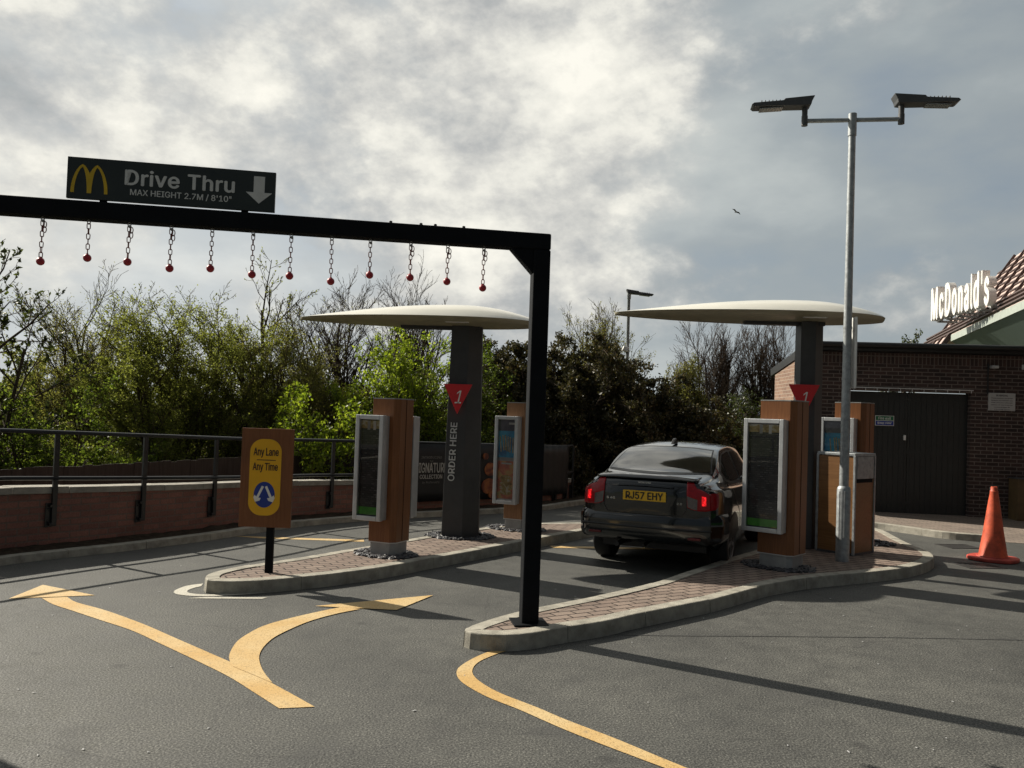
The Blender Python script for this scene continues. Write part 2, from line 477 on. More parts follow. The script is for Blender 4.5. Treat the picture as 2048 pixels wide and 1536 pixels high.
M['cone'] = plain('orange_cone_plastic', (0.56, 0.085, 0.032), 0.55, var=0.45, scale=7, bump=0.05)
M['cone_base'] = plain('dirty_cone_base', (0.46, 0.065, 0.045), 0.6, var=0.4)
M['gate'] = plain('dark_gate_steel', (0.017, 0.020, 0.020), 0.5, var=0.25)
M['fascia'] = plain('dark_fascia', (0.012, 0.013, 0.014), 0.45, var=0.2)
M['roof_pink'] = plain('faded_roof_tile', (0.52, 0.39, 0.345), 0.7, var=0.22, scale=2)
M['rib'] = plain('brown_roof_rib', (0.060, 0.033, 0.028), 0.6, var=0.2)
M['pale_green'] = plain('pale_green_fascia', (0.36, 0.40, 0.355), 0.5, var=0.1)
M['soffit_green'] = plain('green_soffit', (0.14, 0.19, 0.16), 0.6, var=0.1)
M['white_sign'] = plain('white_sign_plate', (0.74, 0.73, 0.70), 0.45, var=0.1)
M['grey_sign'] = plain('weathered_sign_plate', (0.40, 0.40, 0.40), 0.5, var=0.15)
M['sign_ink'] = plain('dark_sign_print', (0.05, 0.045, 0.05), 0.6)
M['exit_green'] = plain('green_sign_panel', (0.01, 0.14, 0.06), 0.4, var=0.1)
M['olive'] = plain('olive_brown_panel', (0.115, 0.075, 0.032), 0.6, var=0.25)
M['fence_wood'] = wood('dark_fence_board', (0.050, 0.040, 0.033), (0.028, 0.022, 0.018), rough=0.85)
M['bark'] = plain('bark', (0.075, 0.058, 0.042), 0.9, spec=0.15, var=0.5, scale=20)
M['twig'] = plain('twig', (0.085, 0.062, 0.045), 0.85, spec=0.15, var=0.4, scale=12)
M['twig_olive'] = plain('olive_twig', (0.135, 0.110, 0.058), 0.85, spec=0.15, var=0.4, scale=12)
M['leaf_hazy'] = leafy('hazy_spring_leaf', [(0, (0.105, 0.105, 0.034)), (0.5, (0.175, 0.172, 0.055)), (1, (0.27, 0.255, 0.095))], 0.55, 0.015)
M['leaf_olive'] = leafy('olive_leaf', [(0, (0.105, 0.115, 0.032)), (0.5, (0.175, 0.190, 0.052)), (1, (0.27, 0.285, 0.09))], 0.58, 0.015)
M['leaf_lime'] = leafy('lime_leaf', [(0, (0.085, 0.125, 0.012)), (0.5, (0.185, 0.245, 0.022)), (1, (0.33, 0.38, 0.05))], 0.6, 0.025)
M['leaf_mid'] = leafy('mid_green_leaf', [(0, (0.050, 0.075, 0.014)), (0.5, (0.110, 0.150, 0.025)), (1, (0.19, 0.24, 0.045))], 0.55, 0.025)
M['leaf_dark'] = leafy('dark_evergreen_leaf', [(0, (0.026, 0.025, 0.013)), (0.5, (0.055, 0.052, 0.023)), (0.85, (0.095, 0.082, 0.034)), (1, (0.14, 0.095, 0.045))], 0.25, 0.03)
M['leaf_edge'] = leafy('dark_green_leaf', [(0, (0.018, 0.024, 0.008)), (0.5, (0.040, 0.052, 0.014)), (1, (0.085, 0.105, 0.026))], 0.4, 0.05)
M['car_paint'] = plain('dark_green_car_paint', (0.0035, 0.005, 0.0058), 0.16, var=0.1, coat=1.0, spec=0.5)
M['car_glass'] = plain('dark_car_glass', (0.010, 0.013, 0.012), 0.04, var=0.1, spec=0.65, coat=0.35)
M['rear_glass'] = plain('dark_rear_screen', (0.012, 0.015, 0.014), 0.03, var=0.1, spec=1.0, coat=1.0)
M['car_trim'] = plain('black_car_trim', (0.010, 0.010, 0.011), 0.45)
M['lamp_red'] = plain('red_lamp_lens', (0.30, 0.005, 0.009), 0.2, var=0.2, scale=60, coat=0.4, spec=0.3)
M['reflector'] = plain('dull_red_reflector', (0.11, 0.006, 0.008), 0.3)
M['lamp_dim'] = plain('clear_grey_lamp_lens', (0.10, 0.085, 0.085), 0.15, var=0.35, scale=90, coat=1.0)
M['lamp_on'] = emissive('lit_red_lamp', (1.0, 0.015, 0.02), 1.2, (0.5, 0.01, 0.01))
M['plate'] = plain('yellow_plate', (0.72, 0.43, 0.02), 0.35, var=0.06)
M['plate_ink'] = plain('plate_lettering', (0.02, 0.017, 0.012), 0.4)
M['chrome'] = plain('chrome', (0.75, 0.76, 0.77), 0.15, metal=1.0, var=0.05)
M['tyre'] = plain('tyre_rubber', (0.014, 0.014, 0.014), 0.8, var=0.3)
M['alloy'] = plain('alloy_wheel', (0.22, 0.22, 0.23), 0.35, metal=0.8)
M['bird'] = plain('dark_feathers', (0.012, 0.012, 0.013), 0.7)
M['iron'] = plain('cast_iron', (0.055, 0.052, 0.050), 0.55, metal=0.5, var=0.3)


# ------------------------------------------------------------------ mesh builder
class MB:
    def __init__(s):
        s.v, s.f, s.m, s.uv = [], [], [], {}

    def add(s, verts, faces, mi=0, X=None, uvs=None):
        o = len(s.v)
        for p in verts:
            s.v.append(tuple(X @ Vector(p)) if X is not None else tuple(p))
        for k, f in enumerate(faces):
            if uvs is not None:
                s.uv[len(s.f)] = uvs[k]
            s.f.append(tuple(i + o for i in f))
            s.m.append(mi)
        return s

    def box(s, c, d, mi=0, X=None):
        x, y, z = c
        a, b, h = d[0] / 2, d[1] / 2, d[2] / 2
        vs_ = [(x + i * a, y + j * b, z + k * h) for k in (-1, 1) for j in (-1, 1) for i in (-1, 1)]
        return s.add(vs_, [(0, 2, 3, 1), (4, 5, 7, 6), (0, 1, 5, 4), (2, 6, 7, 3), (0, 4, 6, 2), (1, 3, 7, 5)], mi, X)

    def prism(s, poly, a, b, axis='z', mi=0, X=None):
        """polygon extruded from a to b; axis 'z': poly is (x,y); axis 'y': poly is (x,z); axis 'x': poly is (y,z)"""
        n = len(poly)

        def P(u, w, t):
            return (u, w, t) if axis == 'z' else (u, t, w) if axis == 'y' else (t, u, w)
        vs_ = [P(u, w, a) for u, w in poly] + [P(u, w, b) for u, w in poly]
        fs = [tuple(range(n - 1, -1, -1)), tuple(range(n, 2 * n))]
        fs += [(i, (i + 1) % n, n + (i + 1) % n, n + i) for i in range(n)]
        return s.add(vs_, fs, mi, X)

    def tube(s, path, r, n=8, closed=False, r1=None, mi=0, X=None, flat=1.0):
        P = [Vector(p) for p in path]
        k = len(P)
        rings = []
        up = None
        for i, p in enumerate(P):
            if closed:
                t = P[(i + 1) % k] - P[i - 1]
            else:
                t = P[min(i + 1, k - 1)] - P[max(i - 1, 0)]
            t.normalize()
            if up is None:
                ref = Vector((0, 0, 1)) if abs(t.z) < 0.9 else Vector((0, 1, 0))
                up = (ref - t * ref.dot(t)).normalized()
            else:
                up = (up - t * up.dot(t))
                up.normalize()
            sd_ = t.cross(up)
            rr = r if r1 is None else r + (r1 - r) * i / (k - 1)
            rings.append([p + (up * math.cos(a) * flat + sd_ * math.sin(a)) * rr for a in (2 * math.pi * j / n for j in range(n))])
        vs_ = [tuple(q) for ring in rings for q in ring]
        fs = []
        for i in range(k if closed else k - 1):
            a, b = i * n, ((i + 1) % k) * n
            for j in range(n):
                fs.append((a + j, a + (j + 1) % n, b + (j + 1) % n, b + j))
        if not closed:
            fs.append(tuple(range(n - 1, -1, -1)))
            fs.append(tuple((k - 1) * n + j for j in range(n)))
        return s.add(vs_, fs, mi, X)

    def lathe(s, prof, n=24, mi=0, X=None, c=(0, 0, 0)):
        vs_ = []
        for r, z in prof:
            for j in range(n):
                a = 2 * math.pi * j / n
                vs_.append((c[0] + r * math.cos(a), c[1] + r * math.sin(a), c[2] + z))
        fs = []
        for i in range(len(prof) - 1):
            for j in range(n):
                fs.append((i * n + j, i * n + (j + 1) % n, (i + 1) * n + (j + 1) % n, (i + 1) * n + j))
        fs.append(tuple(range(n - 1, -1, -1)))
        fs.append(tuple((len(prof) - 1) * n + j for j in range(n)))
        return s.add(vs_, fs, mi, X)

    def build(s, name, mats, parent=None, bev=0.0, smooth=False, loc=None, rotz=0.0, seg=2):
        me = bpy.data.meshes.new(name)
        me.from_pydata(s.v, [], s.f)
        mats = mats if isinstance(mats, (list, tuple)) else [mats]
        for m in mats:
            me.materials.append(M[m] if isinstance(m, str) else m)
        me.polygons.foreach_set('material_index', s.m)
        uvl = me.uv_layers.new(name='UVMap')
        co = me.vertices
        for p in me.polygons:
            if p.index in s.uv:
                for li, q in zip(p.loop_indices, s.uv[p.index]):
                    uvl.data[li].uv = q
            else:
                nrm = p.normal
                if abs(nrm.z) > 0.8:
                    for li in p.loop_indices:
                        q = co[me.loops[li].vertex_index].co
                        uvl.data[li].uv = (q.x, q.y)
                else:
                    tx = Vector((-nrm.y, nrm.x, 0)).normalized()
                    for li in p.loop_indices:
                        q = co[me.loops[li].vertex_index].co
                        uvl.data[li].uv = (q.dot(tx), q.z)
        if smooth:
            me.polygons.foreach_set('use_smooth', [True] * len(me.polygons))
            if smooth != 'all':
                try:
                    me.set_sharp_from_angle(angle=R_(38))
                except Exception:
                    pass
        me.update()
        o = bpy.data.objects.new(name, me)
        COL.objects.link(o)
        if parent is not None:
            o.parent = parent
        if loc is not None:
            o.location = loc
        if rotz:
            o.rotation_euler = (0, 0, rotz)
        if bev:
            bm_ = o.modifiers.new('bevel', 'BEVEL')
            bm_.width = bev
            bm_.segments = seg
            bm_.limit_method = 'ANGLE'
            bm_.angle_limit = R_(35)
        return o


def thing(name, label, cat, loc=(0, 0, 0), rotz=0.0, group=None):
    o = bpy.data.objects.new(name, None)
    COL.objects.link(o)
    o.empty_display_size = 0.2
    o.location = loc
    o.rotation_euler = (0, 0, rotz)
    o['label'] = label
    o['category'] = cat
    if group:
        o['group'] = group
    return o


def tag(o, label, cat, group=None):
    o['label'] = label
    o['category'] = cat
    if group:
        o['group'] = group
    return o


def struct(o):
    o['kind'] = 'structure'
    return o


def stuff(o, label, cat):
    o['kind'] = 'stuff'
    o['label'] = label
    o['category'] = cat
    return o


def copy_tree(o, parent=None):
    c = o.copy()
    COL.objects.link(c)
    if parent is not None:
        c.parent = parent
    for ch in list(o.children):
        copy_tree(ch, c)
    return c


def frame(origin, xdir, zdir=(0, 0, 1)):
    """local x along xdir, local z along zdir, local -y faces the viewer of a sign"""
    x = Vector(xdir).normalized()
    z = Vector(zdir)
    z = (z - x * z.dot(x)).normalized()
    y = z.cross(x)
    m = Matrix.Identity(4)
    for i in range(3):
        m[i][0], m[i][1], m[i][2], m[i][3] = x[i], y[i], z[i], origin[i]
    return m


def letter_font():
    """the sans serif shipped inside Blender, else its built-in face"""
    import os
    try:
        p = os.path.join(bpy.utils.system_resource('DATAFILES'), 'fonts', 'Inter.woff2')
        return bpy.data.fonts.load(p)
    except Exception:
        return None


FONT = letter_font()


def text(name, body, mat, parent, X, width=None, height=None, depth=0.002, bold=0.0, align='CENTER', shear=0.0, squeeze=None,
         spacing=1.0, res=3):
    """lettering as a real mesh standing in the x-z plane of X, facing local -y, centred on X's origin"""
    cu = bpy.data.curves.new(name, 'FONT')
    cu.body = body
    cu.size = 1.0
    if FONT:
        cu.font = FONT
    cu.extrude = 0.0
    cu.offset = 0.0
    cu.shear = shear
    cu.space_character = spacing
    cu.resolution_u = res
    cu.align_x = align
    ob = bpy.data.objects.new(name, cu)
    COL.objects.link(ob)
    dg = C.evaluated_depsgraph_get()
    me = bpy.data.meshes.new_from_object(ob.evaluated_get(dg))
    bpy.data.objects.remove(ob)
    bpy.data.curves.remove(cu)
    n = len(me.vertices)
    co = np.empty(n * 3)
    me.vertices.foreach_get('co', co)
    co = co.reshape(-1, 3)
    lo, hi = co.min(0), co.max(0)
    w, h = hi[0] - lo[0], hi[1] - lo[1]
    if width and height:
        sx, sz = width / w, height / h
    elif width:
        sx = sz = width / w
    else:
        sx = sz = height / h
    if squeeze:
        sx *= squeeze
    faces = [tuple(p.vertices) for p in me.polygons]
    cx, cy = (lo[0] + hi[0]) / 2, (lo[1] + hi[1]) / 2
    front = [((x - cx) * sx, 0.0, (y - cy) * sz) for x, y, _ in co]
    bpy.data.meshes.remove(me)
    mb = MB()
    cnt = {}
    # heavier strokes: the same outline struck several times, each a hair deeper than the last
    strikes = [(0, 0)] if not bold else [(0, 0), (-bold, 0), (bold, 0), (0, bold * .6), (0, -bold * .6)]
    for f in faces:
        for a, b in zip(f, f[1:] + f[:1]):
            cnt[(a, b)] = cnt.get((a, b), 0) + 1
    rim = [(a, b) for (a, b) in cnt if (b, a) not in cnt]
    bold = min(bold, 0.12 * w)
    strikes = [(math.copysign(min(abs(p_), bold), p_), math.copysign(min(abs(q_), bold), q_)) for p_, q_ in strikes]
    kx = sx * (w - 2 * bold) / w if bold else sx
    for q, (bx, bz) in enumerate(strikes):
        d_ = depth + 0.00025 * q
        vs_ = [(x * kx / sx + bx * sx, -d_, z + bz * sz) for x, _, z in front] + [(x * kx / sx + bx * sx, 0.00005 * q, z + bz * sz) for x, _, z in front]
        fs = list(faces) + [tuple(i + n for i in reversed(f)) for f in faces] + [(b, a, a + n, b + n) for a, b in rim]
        mb.add(vs_, fs, 0, X)
    return mb.build(name, mat, parent)


def catmull(pts, step=0.06, closed=True):
    P = [np.array(p, float) for p in pts]
    n = len(P)
    out = []
    for i in range(n if closed else n - 1):
        p1, p2 = P[i], P[(i + 1) % n]
        p0 = P[i - 1] if (closed or i > 0) else 2 * p1 - p2
        p3 = P[(i + 2) % n] if (closed or i + 2 < n) else 2 * p2 - p1
        k = max(1, int(np.linalg.norm(p2 - p1) / step))
        for j in range(k):
            t = j / k
            out.append(0.5 * ((2 * p1) + (-p0 + p2) * t + (2 * p0 - 5 * p1 + 4 * p2 - p3) * t * t + (-p0 + 3 * p1 - 3 * p2 + p3) * t ** 3))
    if not closed:
        out.append(P[-1])
    return np.array(out)


def normals2(P, closed):
    if closed:
        T = np.roll(P, -1, 0) - np.roll(P, 1, 0)
    else:
        T = np.gradient(P, axis=0)
    T = T / np.linalg.norm(T, axis=1)[:, None]
    return np.stack([-T[:, 1], T[:, 0]], 1)      # to the left of travel


def kerb_run(P, closed, h=0.12, w=0.125, z0=0.0, stone=0.9, gap=0.006):
    """separate kerbstones laid along a path; the stone's body is on the left of travel"""
    N = normals2(P, closed)
    n = len(P)
    d = np.linalg.norm(np.diff(np.vstack([P, P[:1]]) if closed else P, axis=0), axis=1)
    L = np.concatenate([[0], np.cumsum(d)])
    tot = L[-1]
    prof = [(-0.012, z0 - 0.05), (0.0, z0 + h - 0.010), (0.003, z0 + h - 0.003), (0.010, z0 + h), (w, z0 + h), (w, z0 - 0.05)]
    mb = MB()
    k = max(1, int(round(tot / stone)))
    PP = np.vstack([P, P[:1]]) if closed else P
    NN = np.vstack([N, N[:1]]) if closed else N
    rnd = random.Random(5)
    for s in range(k):
        a, b = tot * s / k + gap / 2, tot * (s + 1) / k - gap / 2
        ts = [a] + [t for t in L if a + 0.02 < t < b - 0.02] + [b]
        jz, jo = rnd.uniform(-0.003, 0.003), rnd.uniform(-0.003, 0.003)
        vs_ = []
        for t in ts:
            x = np.interp(t, L, PP[:, 0])
            y = np.interp(t, L, PP[:, 1])
            nx = np.interp(t, L, NN[:, 0])
            ny = np.interp(t, L, NN[:, 1])
            for o, z in prof:
                vs_.append((x + nx * (o + jo), y + ny * (o + jo), z + jz))
        q = len(prof)
        fs = []
        for i in range(len(ts) - 1):
            for j in range(q - 1):
                fs.append((i * q + j, i * q + j + 1, (i + 1) * q + j + 1, (i + 1) * q + j))
        fs.append(tuple(range(q - 1, -1, -1)))
        fs.append(tuple((len(ts) - 1) * q + j for j in range(q)))
        mb.add([v for v in vs_], [tuple(reversed(f)) for f in fs])
    return mb


# ================================================================== SETTING
# lower land beyond the wall
mb = MB()
mb.add([(-900, -900, -0.95), (900, -900, -0.95), (900, 1400, -0.95), (-900, 1400, -0.95)], [(0, 1, 2, 3)])
struct(mb.build('ground', 'grass'))

WALL = [(-9.6, 2.6), (-8.2, 4.7), (-6.95, 6.75), (-6.2, 7.9), (-5.57, 8.92), (-5.3, 9.32), (-4.8, 9.97), (-4.2, 10.91), (-3.49, 12.31),
        (-2.74, 13.27), (-1.79, 14.06), (-0.74, 14.84), (0.24, 15.66), (0.95, 16.55), (1.3, 17.15)]
wall_c = catmull(WALL, 0.12, False)
road_edge = [tuple(p) for p in wall_c]
poly = road_edge + [(3.6, 19.6), (7, 23), (14, 29), (60, 30), (60, -40), (-30, -40), (-30, -6)]
mb = MB()
n = len(poly)
mb.add([(x, y, 0) for x, y in poly] + [(x, y, -1.2) for x, y in poly],
       [tuple(range(n - 1, -1, -1))] + [(i, (i + 1) % n, n + (i + 1) % n, n + i) for i in range(n)])
o = struct(mb.build('road', 'asphalt'))
bm = bmesh.new()
bm.from_mesh(o.data)
bmesh.ops.recalc_face_normals(bm, faces=bm.faces)
bm.to_mesh(o.data)
bm.free()

# ------------------------------------------------------------------ painted markings
ARROW_LEFT_HEAD = [(-4.269, 7.28), (-4.301, 7.863), (-3.641, 7.511)]
ARROW_LEFT_L = [(-4.021, 7.344), (-3.813, 7.139), (-3.542, 6.94), (-3.204, 6.691), (-2.814, 6.405), (-2.463, 6.083), (-2.052, 5.7), (-1.744, 5.402), (-1.487, 5.112), (-1.274, 4.867)]
ARROW_LEFT_R = [(-3.84, 7.417), (-3.656, 7.229), (-3.297, 6.991), (-2.818, 6.605), (-2.414, 6.237), (-2.029, 5.885), (-1.747, 5.626), (-1.514, 5.382), (-1.281, 5.133), (-1.08, 4.912)]
ARROW_RIGHT_HEAD = [(-1.658, 7.379), (-0.936, 7.336), (-0.677, 7.979)]
ARROW_RIGHT_L = [(-1.784, 5.608), (-1.866, 5.773), (-1.914, 5.953), (-1.95, 6.206), (-1.938, 6.424), (-1.891, 6.662), (-1.78, 6.89), (-1.579, 7.186), (-1.414, 7.39)]
ARROW_RIGHT_R = [(-1.436, 5.303), (-1.553, 5.515), (-1.651, 5.747), (-1.705, 5.951), (-1.724, 6.175), (-1.704, 6.422), (-1.586, 6.83), (-1.418, 7.13), (-1.25, 7.331)]
EDGE_L = [(-0.045, 6.258), (-0.183, 6.037), (-0.273, 5.837), (-0.307, 5.689), (-0.286, 5.522), (-0.216, 5.369), (-0.08, 5.174), (0.112, 4.973), (0.329, 4.718), (0.528, 4.51), (0.815, 4.23), (1.242, 3.825)]
EDGE_R = [(0.067, 6.25), (-0.059, 6.092), (-0.166, 5.905), (-0.203, 5.736), (-0.191, 5.599), (-0.128, 5.442), (-0.004, 5.255), (0.206, 5.035), (0.381, 4.832), (0.622, 4.584), (0.928, 4.239), (1.337, 3.831)]
WHITE_O = [(-2.916, 8.158), (-3.028, 8.035), (-3.053, 7.811), (-2.99, 7.679), (-2.828, 7.621), (-2.618, 7.645), (-2.324, 7.785), (-2.07, 7.971), (-1.878, 8.164)]
WHITE_I = [(-2.893, 8.037), (-2.933, 7.949), (-2.941, 7.82), (-2.883, 7.724), (-2.798, 7.7), (-2.643, 7.715), (-2.34, 7.84), (-2.09, 8.048), (-1.916, 8.189)]
STOP_LEFT = [(-3.617, 11.18), (-1.903, 11.237), (-1.873, 11.068), (-3.237, 11.065)]
STOP_RIGHT = [(0.57, 11.264), (2.14, 11.411), (2.112, 11.258), (0.602, 11.102)]
SEAMS = [[(0.889, 6.768), (1.294, 6.79), (1.998, 6.865), (3.27, 6.982), (4.383, 7.046)]]


def strip(mb, L, Rr, z=0.004, step=0.05):
    a, b = catmull(L, step, False), catmull(Rr, step, False)
    k = max(len(a), len(b))
    ta, tb = np.linspace(0, len(a) - 1, k), np.linspace(0, len(b) - 1, k)
    A = np.stack([np.interp(ta, range(len(a)), a[:, i]) for i in (0, 1)], 1)
    B = np.stack([np.interp(tb, range(len(b)), b[:, i]) for i in (0, 1)], 1)
    vs_ = [(x, y, z) for x, y in A] + [(x, y, z) for x, y in B]
    mb.add(vs_, [(i, i + 1, k + i + 1, k + i) for i in range(k - 1)])


def flat(o):
    """all faces up"""
    bm_ = bmesh.new()
    bm_.from_mesh(o.data)
    for f in bm_.faces:
        if f.normal.z < 0:
            f.normal_flip()
    bm_.to_mesh(o.data)
    bm_.free()
    return o


def ribbon(pts, w):
    P = catmull(pts, 0.15, False)
    N = normals2(P, False)
    return [tuple(p) for p in P + N * w / 2], [tuple(p) for p in P - N * w / 2]


mb = MB()
strip(mb, ARROW_LEFT_L, ARROW_LEFT_R)
mb.add([(x, y, 0.0048) for x, y in ARROW_LEFT_HEAD], [(0, 1, 2)])
o = flat(struct(mb.build('road_arrow', 'yellow_paint')))
mb = MB()
strip(mb, ARROW_RIGHT_L, ARROW_RIGHT_R, 0.0064)
mb.add([(x, y, 0.0072) for x, y in ARROW_RIGHT_HEAD], [(0, 1, 2)])
flat(struct(mb.build('road_arrow', 'yellow_paint')))
mb = MB()
strip(mb, EDGE_L, EDGE_R)
flat(struct(mb.build('road_edge_line', 'yellow_paint')))
mb = MB()
strip(mb, WHITE_O, WHITE_I)
mb.add([(-2.82, 7.52, 0.004), (-2.68, 7.60, 0.004), (-2.15, 7.66, 0.004), (-2.18, 7.60, 0.004), (-2.55, 7.55, 0.004)], [(0, 1, 2, 3, 4)])
flat(struct(mb.build('road_nose_line', 'white_paint')))
for P in (STOP_LEFT, STOP_RIGHT):
    mb = MB()
    mb.add([(x, y, 0.004) for x, y in P], [(0, 1, 2, 3)])
    flat(struct(mb.build('road_stop_line', 'yellow_paint')))
for s in SEAMS:
    mb = MB()
    strip(mb, *ribbon(s, 0.022 if len(s) != 5 else 0.012), 0.003, 0.2)
    flat(struct(mb.build('road_seam', 'tar')))

# ------------------------------------------------------------------ the two lane islands
ISL_R = [(-.29, 6.28), (-.17, 6.20), (.02, 6.20), (.21, 6.28), (.41, 6.44), (.81, 6.73), (1.07, 6.98), (1.54, 7.39), (1.86, 7.67), (2.21, 8.04),
         (2.62, 8.47), (3.02, 8.80), (3.36, 9.03), (3.91, 9.33), (4.5, 9.69), (4.87, 9.99), (5.23, 10.4), (5.46, 10.8), (5.58, 11.2),
         (5.63, 11.7), (5.74, 12.4), (5.9, 13.3), (5.8, 13.9), (5.35, 13.95), (4.75, 13.2), (3.95, 11.95), (3.2, 10.8), (2.45, 9.79),
         (1.81, 8.87), (1.5, 8.42), (1.07, 7.92), (.74, 7.58), (.26, 7.11), (.0, 6.82), (-.24, 6.46)]
ISL_L = [(-2.74, 7.76), (-2.58, 7.74), (-2.41, 7.78), (-2.21, 7.87), (-2.03, 8.0), (-1.79, 8.18), (-1.58, 8.38), (-1.33, 8.64), (-1.12, 8.91),
         (-.82, 9.36), (-.36, 10.0), (.01, 10.53), (.41, 11.11), (.77, 11.63), (1.12, 12.12), (1.5, 12.72), (1.42, 12.98), (1.05, 12.93),
         (.79, 12.84), (.42, 12.69), (-.02, 12.36), (-.42, 11.85), (-.87, 11.24), (-1.28, 10.6), (-1.67, 10.0), (-1.95, 9.57), (-2.22, 9.12),
         (-2.45, 8.8), (-2.66, 8.5), (-2.78, 8.25), (-2.83, 8.05), (-2.8, 7.87)]


def island(pts, label):
    P = catmull(pts, 0.07, True)
    N = normals2(P, True)
    t = thing('traffic_island', label, 'traffic island', (0, 0, 0))
    t['kind'] = 'structure'
    kerb_run(P, True, 0.12).build('kerb', 'kerb', t)
    Q = P + N * 0.119
    k = len(Q)
    mb_ = MB()
    mb_.prism([tuple(q) for q in Q], -0.02, 0.113)
    o_ = mb_.build('paving', 'pavers', t)
    bm_ = bmesh.new()
    bm_.from_mesh(o_.data)
    bmesh.ops.recalc_face_normals(bm_, faces=bm_.faces)
    bm_.to_mesh(o_.data)
    bm_.free()
    return t


island(ISL_R, 'block paved lane island with the height barrier post on its nose')
island(ISL_L, 'block paved lane island with the timber any lane sign on its nose')

# ------------------------------------------------------------------ kerb and soil strip under the boundary wall
KERB_W = [(-9.1, 2.3), (-7.75, 4.5), (-6.6, 6.4), (-5.83, 7.65), (-5.21, 8.7), (-4.99, 9.06), (-4.46, 9.73), (-3.83, 10.71), (-3.13, 12.1),
          (-2.45, 12.92), (-1.53, 13.73), (-.48, 14.51), (.55, 15.35), (1.52, 16.77), (2.6, 18.0), (4.6, 20.2)]
KP = catmull(KERB_W, 0.12, False)
struct(kerb_run(KP, False, 0.085).build('road_kerb', 'kerb'))
NK = normals2(KP, False)
A, B = KP + NK * 0.12, KP + NK * 0.62
k = len(KP)
mb = MB()
rnd = random.Random(2)
rows = [A + (B - A) * t for t in (0, 0.33, 0.66, 1)]
for j, rr in enumerate(rows):
    mb.add([(x, y, 0.075 + (0.02 + rnd.uniform(-0.012, 0.018)) * (0 < j)) for x, y in rr], [])
mb.add([], [])
mb.f += [(j * k + i, j * k + i + 1, (j + 1) * k + i + 1, (j + 1) * k + i) for j in range(3) for i in range(k - 1)]
mb.m += [0] * (3 * (k - 1))
flat(struct(mb.build('soil_strip', 'soil')))

# ------------------------------------------------------------------ low brick boundary wall with railing and banners
NW = normals2(wall_c, False)
dW = np.concatenate([[0], np.cumsum(np.linalg.norm(np.diff(wall_c, axis=0), axis=1))])
TOPZ = lambda y: np.interp(y, [2, 9.08, 11.79, 13.43, 17], [0.80, 0.76, 0.66, 0.60, 0.48])
RAILZ = lambda y: np.interp(y, [2, 9.06, 11.76, 13.41, 16.6], [1.42, 1.38, 1.27, 1.23, 1.15])
MIDZ = lambda y: np.interp(y, [2, 9.08, 11.79, 13.42, 16.6], [0.90, 0.865, 0.735, 0.69, 0.62])
wall_t = thing('boundary_wall', 'low red brick wall with pale coping along the left lane', 'wall')
mb = MB()
TH = 0.22
cop = 0.075
k = len(wall_c)
inn = wall_c + NW * TH
top = np.array([TOPZ(p[1]) for p in wall_c]) - cop
vs_, fs, uvs = [], [], []
for P, sgn in ((wall_c, 1), (inn, -1)):
    b0 = len(vs_)
    vs_ += [(x, y, -1.2) for x, y in P] + [(x, y, z) for (x, y), z in zip(P, top)]
    for i in range(k - 1):
        q = (b0 + i, b0 + i + 1, b0 + k + i + 1, b0 + k + i)
        u = [(dW[i], -1.2), (dW[i + 1], -1.2), (dW[i + 1], top[i + 1]), (dW[i], top[i])]
        if sgn < 0:
            q, u = q[::-1], u[::-1]
        fs.append(q)
        uvs.append(u)
fs += [(k + i, k + i + 1, 3 * k + i + 1, 3 * k + i) for i in range(k - 1)]
uvs += [[(0, 0), (.1, 0), (.1, .1), (0, .1)]] * (k - 1)
e = k - 1
fs.append((e, 2 * k + e, 3 * k + e, k + e))
uvs.append([(0, -1.2), (TH, -1.2), (TH, top[e]), (0, top[e])])
mb.add(vs_, fs, 0, None, uvs)
mb.build('brickwork', 'red_brick', wall_t)
mb = MB()
s = 0.0
Wl = dW[-1]
rnd = random.Random(8)
while s < Wl - 0.05:
    e_ = min(s + 0.60, Wl)
    a = [np.array([np.interp(t, dW, wall_c[:, i]) for i in (0, 1)]) for t in (s + 0.003, e_ - 0.003)]
    nn = [np.array([np.interp(t, dW, NW[:, i]) for i in (0, 1)]) for t in (s, e_)]
    jz = rnd.uniform(-.004, .004)
    c8 = []
    for zz in (0, 1):
        for q, m_ in zip(a, nn):
            for of in (-0.03, TH + 0.03):
                p = q + m_ * of
                c8.append((p[0], p[1], TOPZ(q[1]) - cop + 0.002 + zz * (cop + jz)))
    mb.add(c8, [(0, 1, 3, 2), (4, 6, 7, 5), (0, 2, 6, 4), (1, 5, 7, 3), (0, 4, 5, 1), (2, 3, 7, 6)])
    s = e_
mb.build('coping', 'coping', wall_t, bev=0.006)

rail_t = thing('railing', 'black tubular steel railing bolted to the low brick wall', 'railing')


def on_wall(s, off, z):
    p = np.array([np.interp(s, dW, wall_c[:, i]) for i in (0, 1)]) + np.array([np.interp(s, dW, NW[:, i]) for i in (0, 1)]) * off
    return (float(p[0]), float(p[1]), float(z))


def s_at(y):
    return float(np.interp(y, wall_c[:, 1], dW))


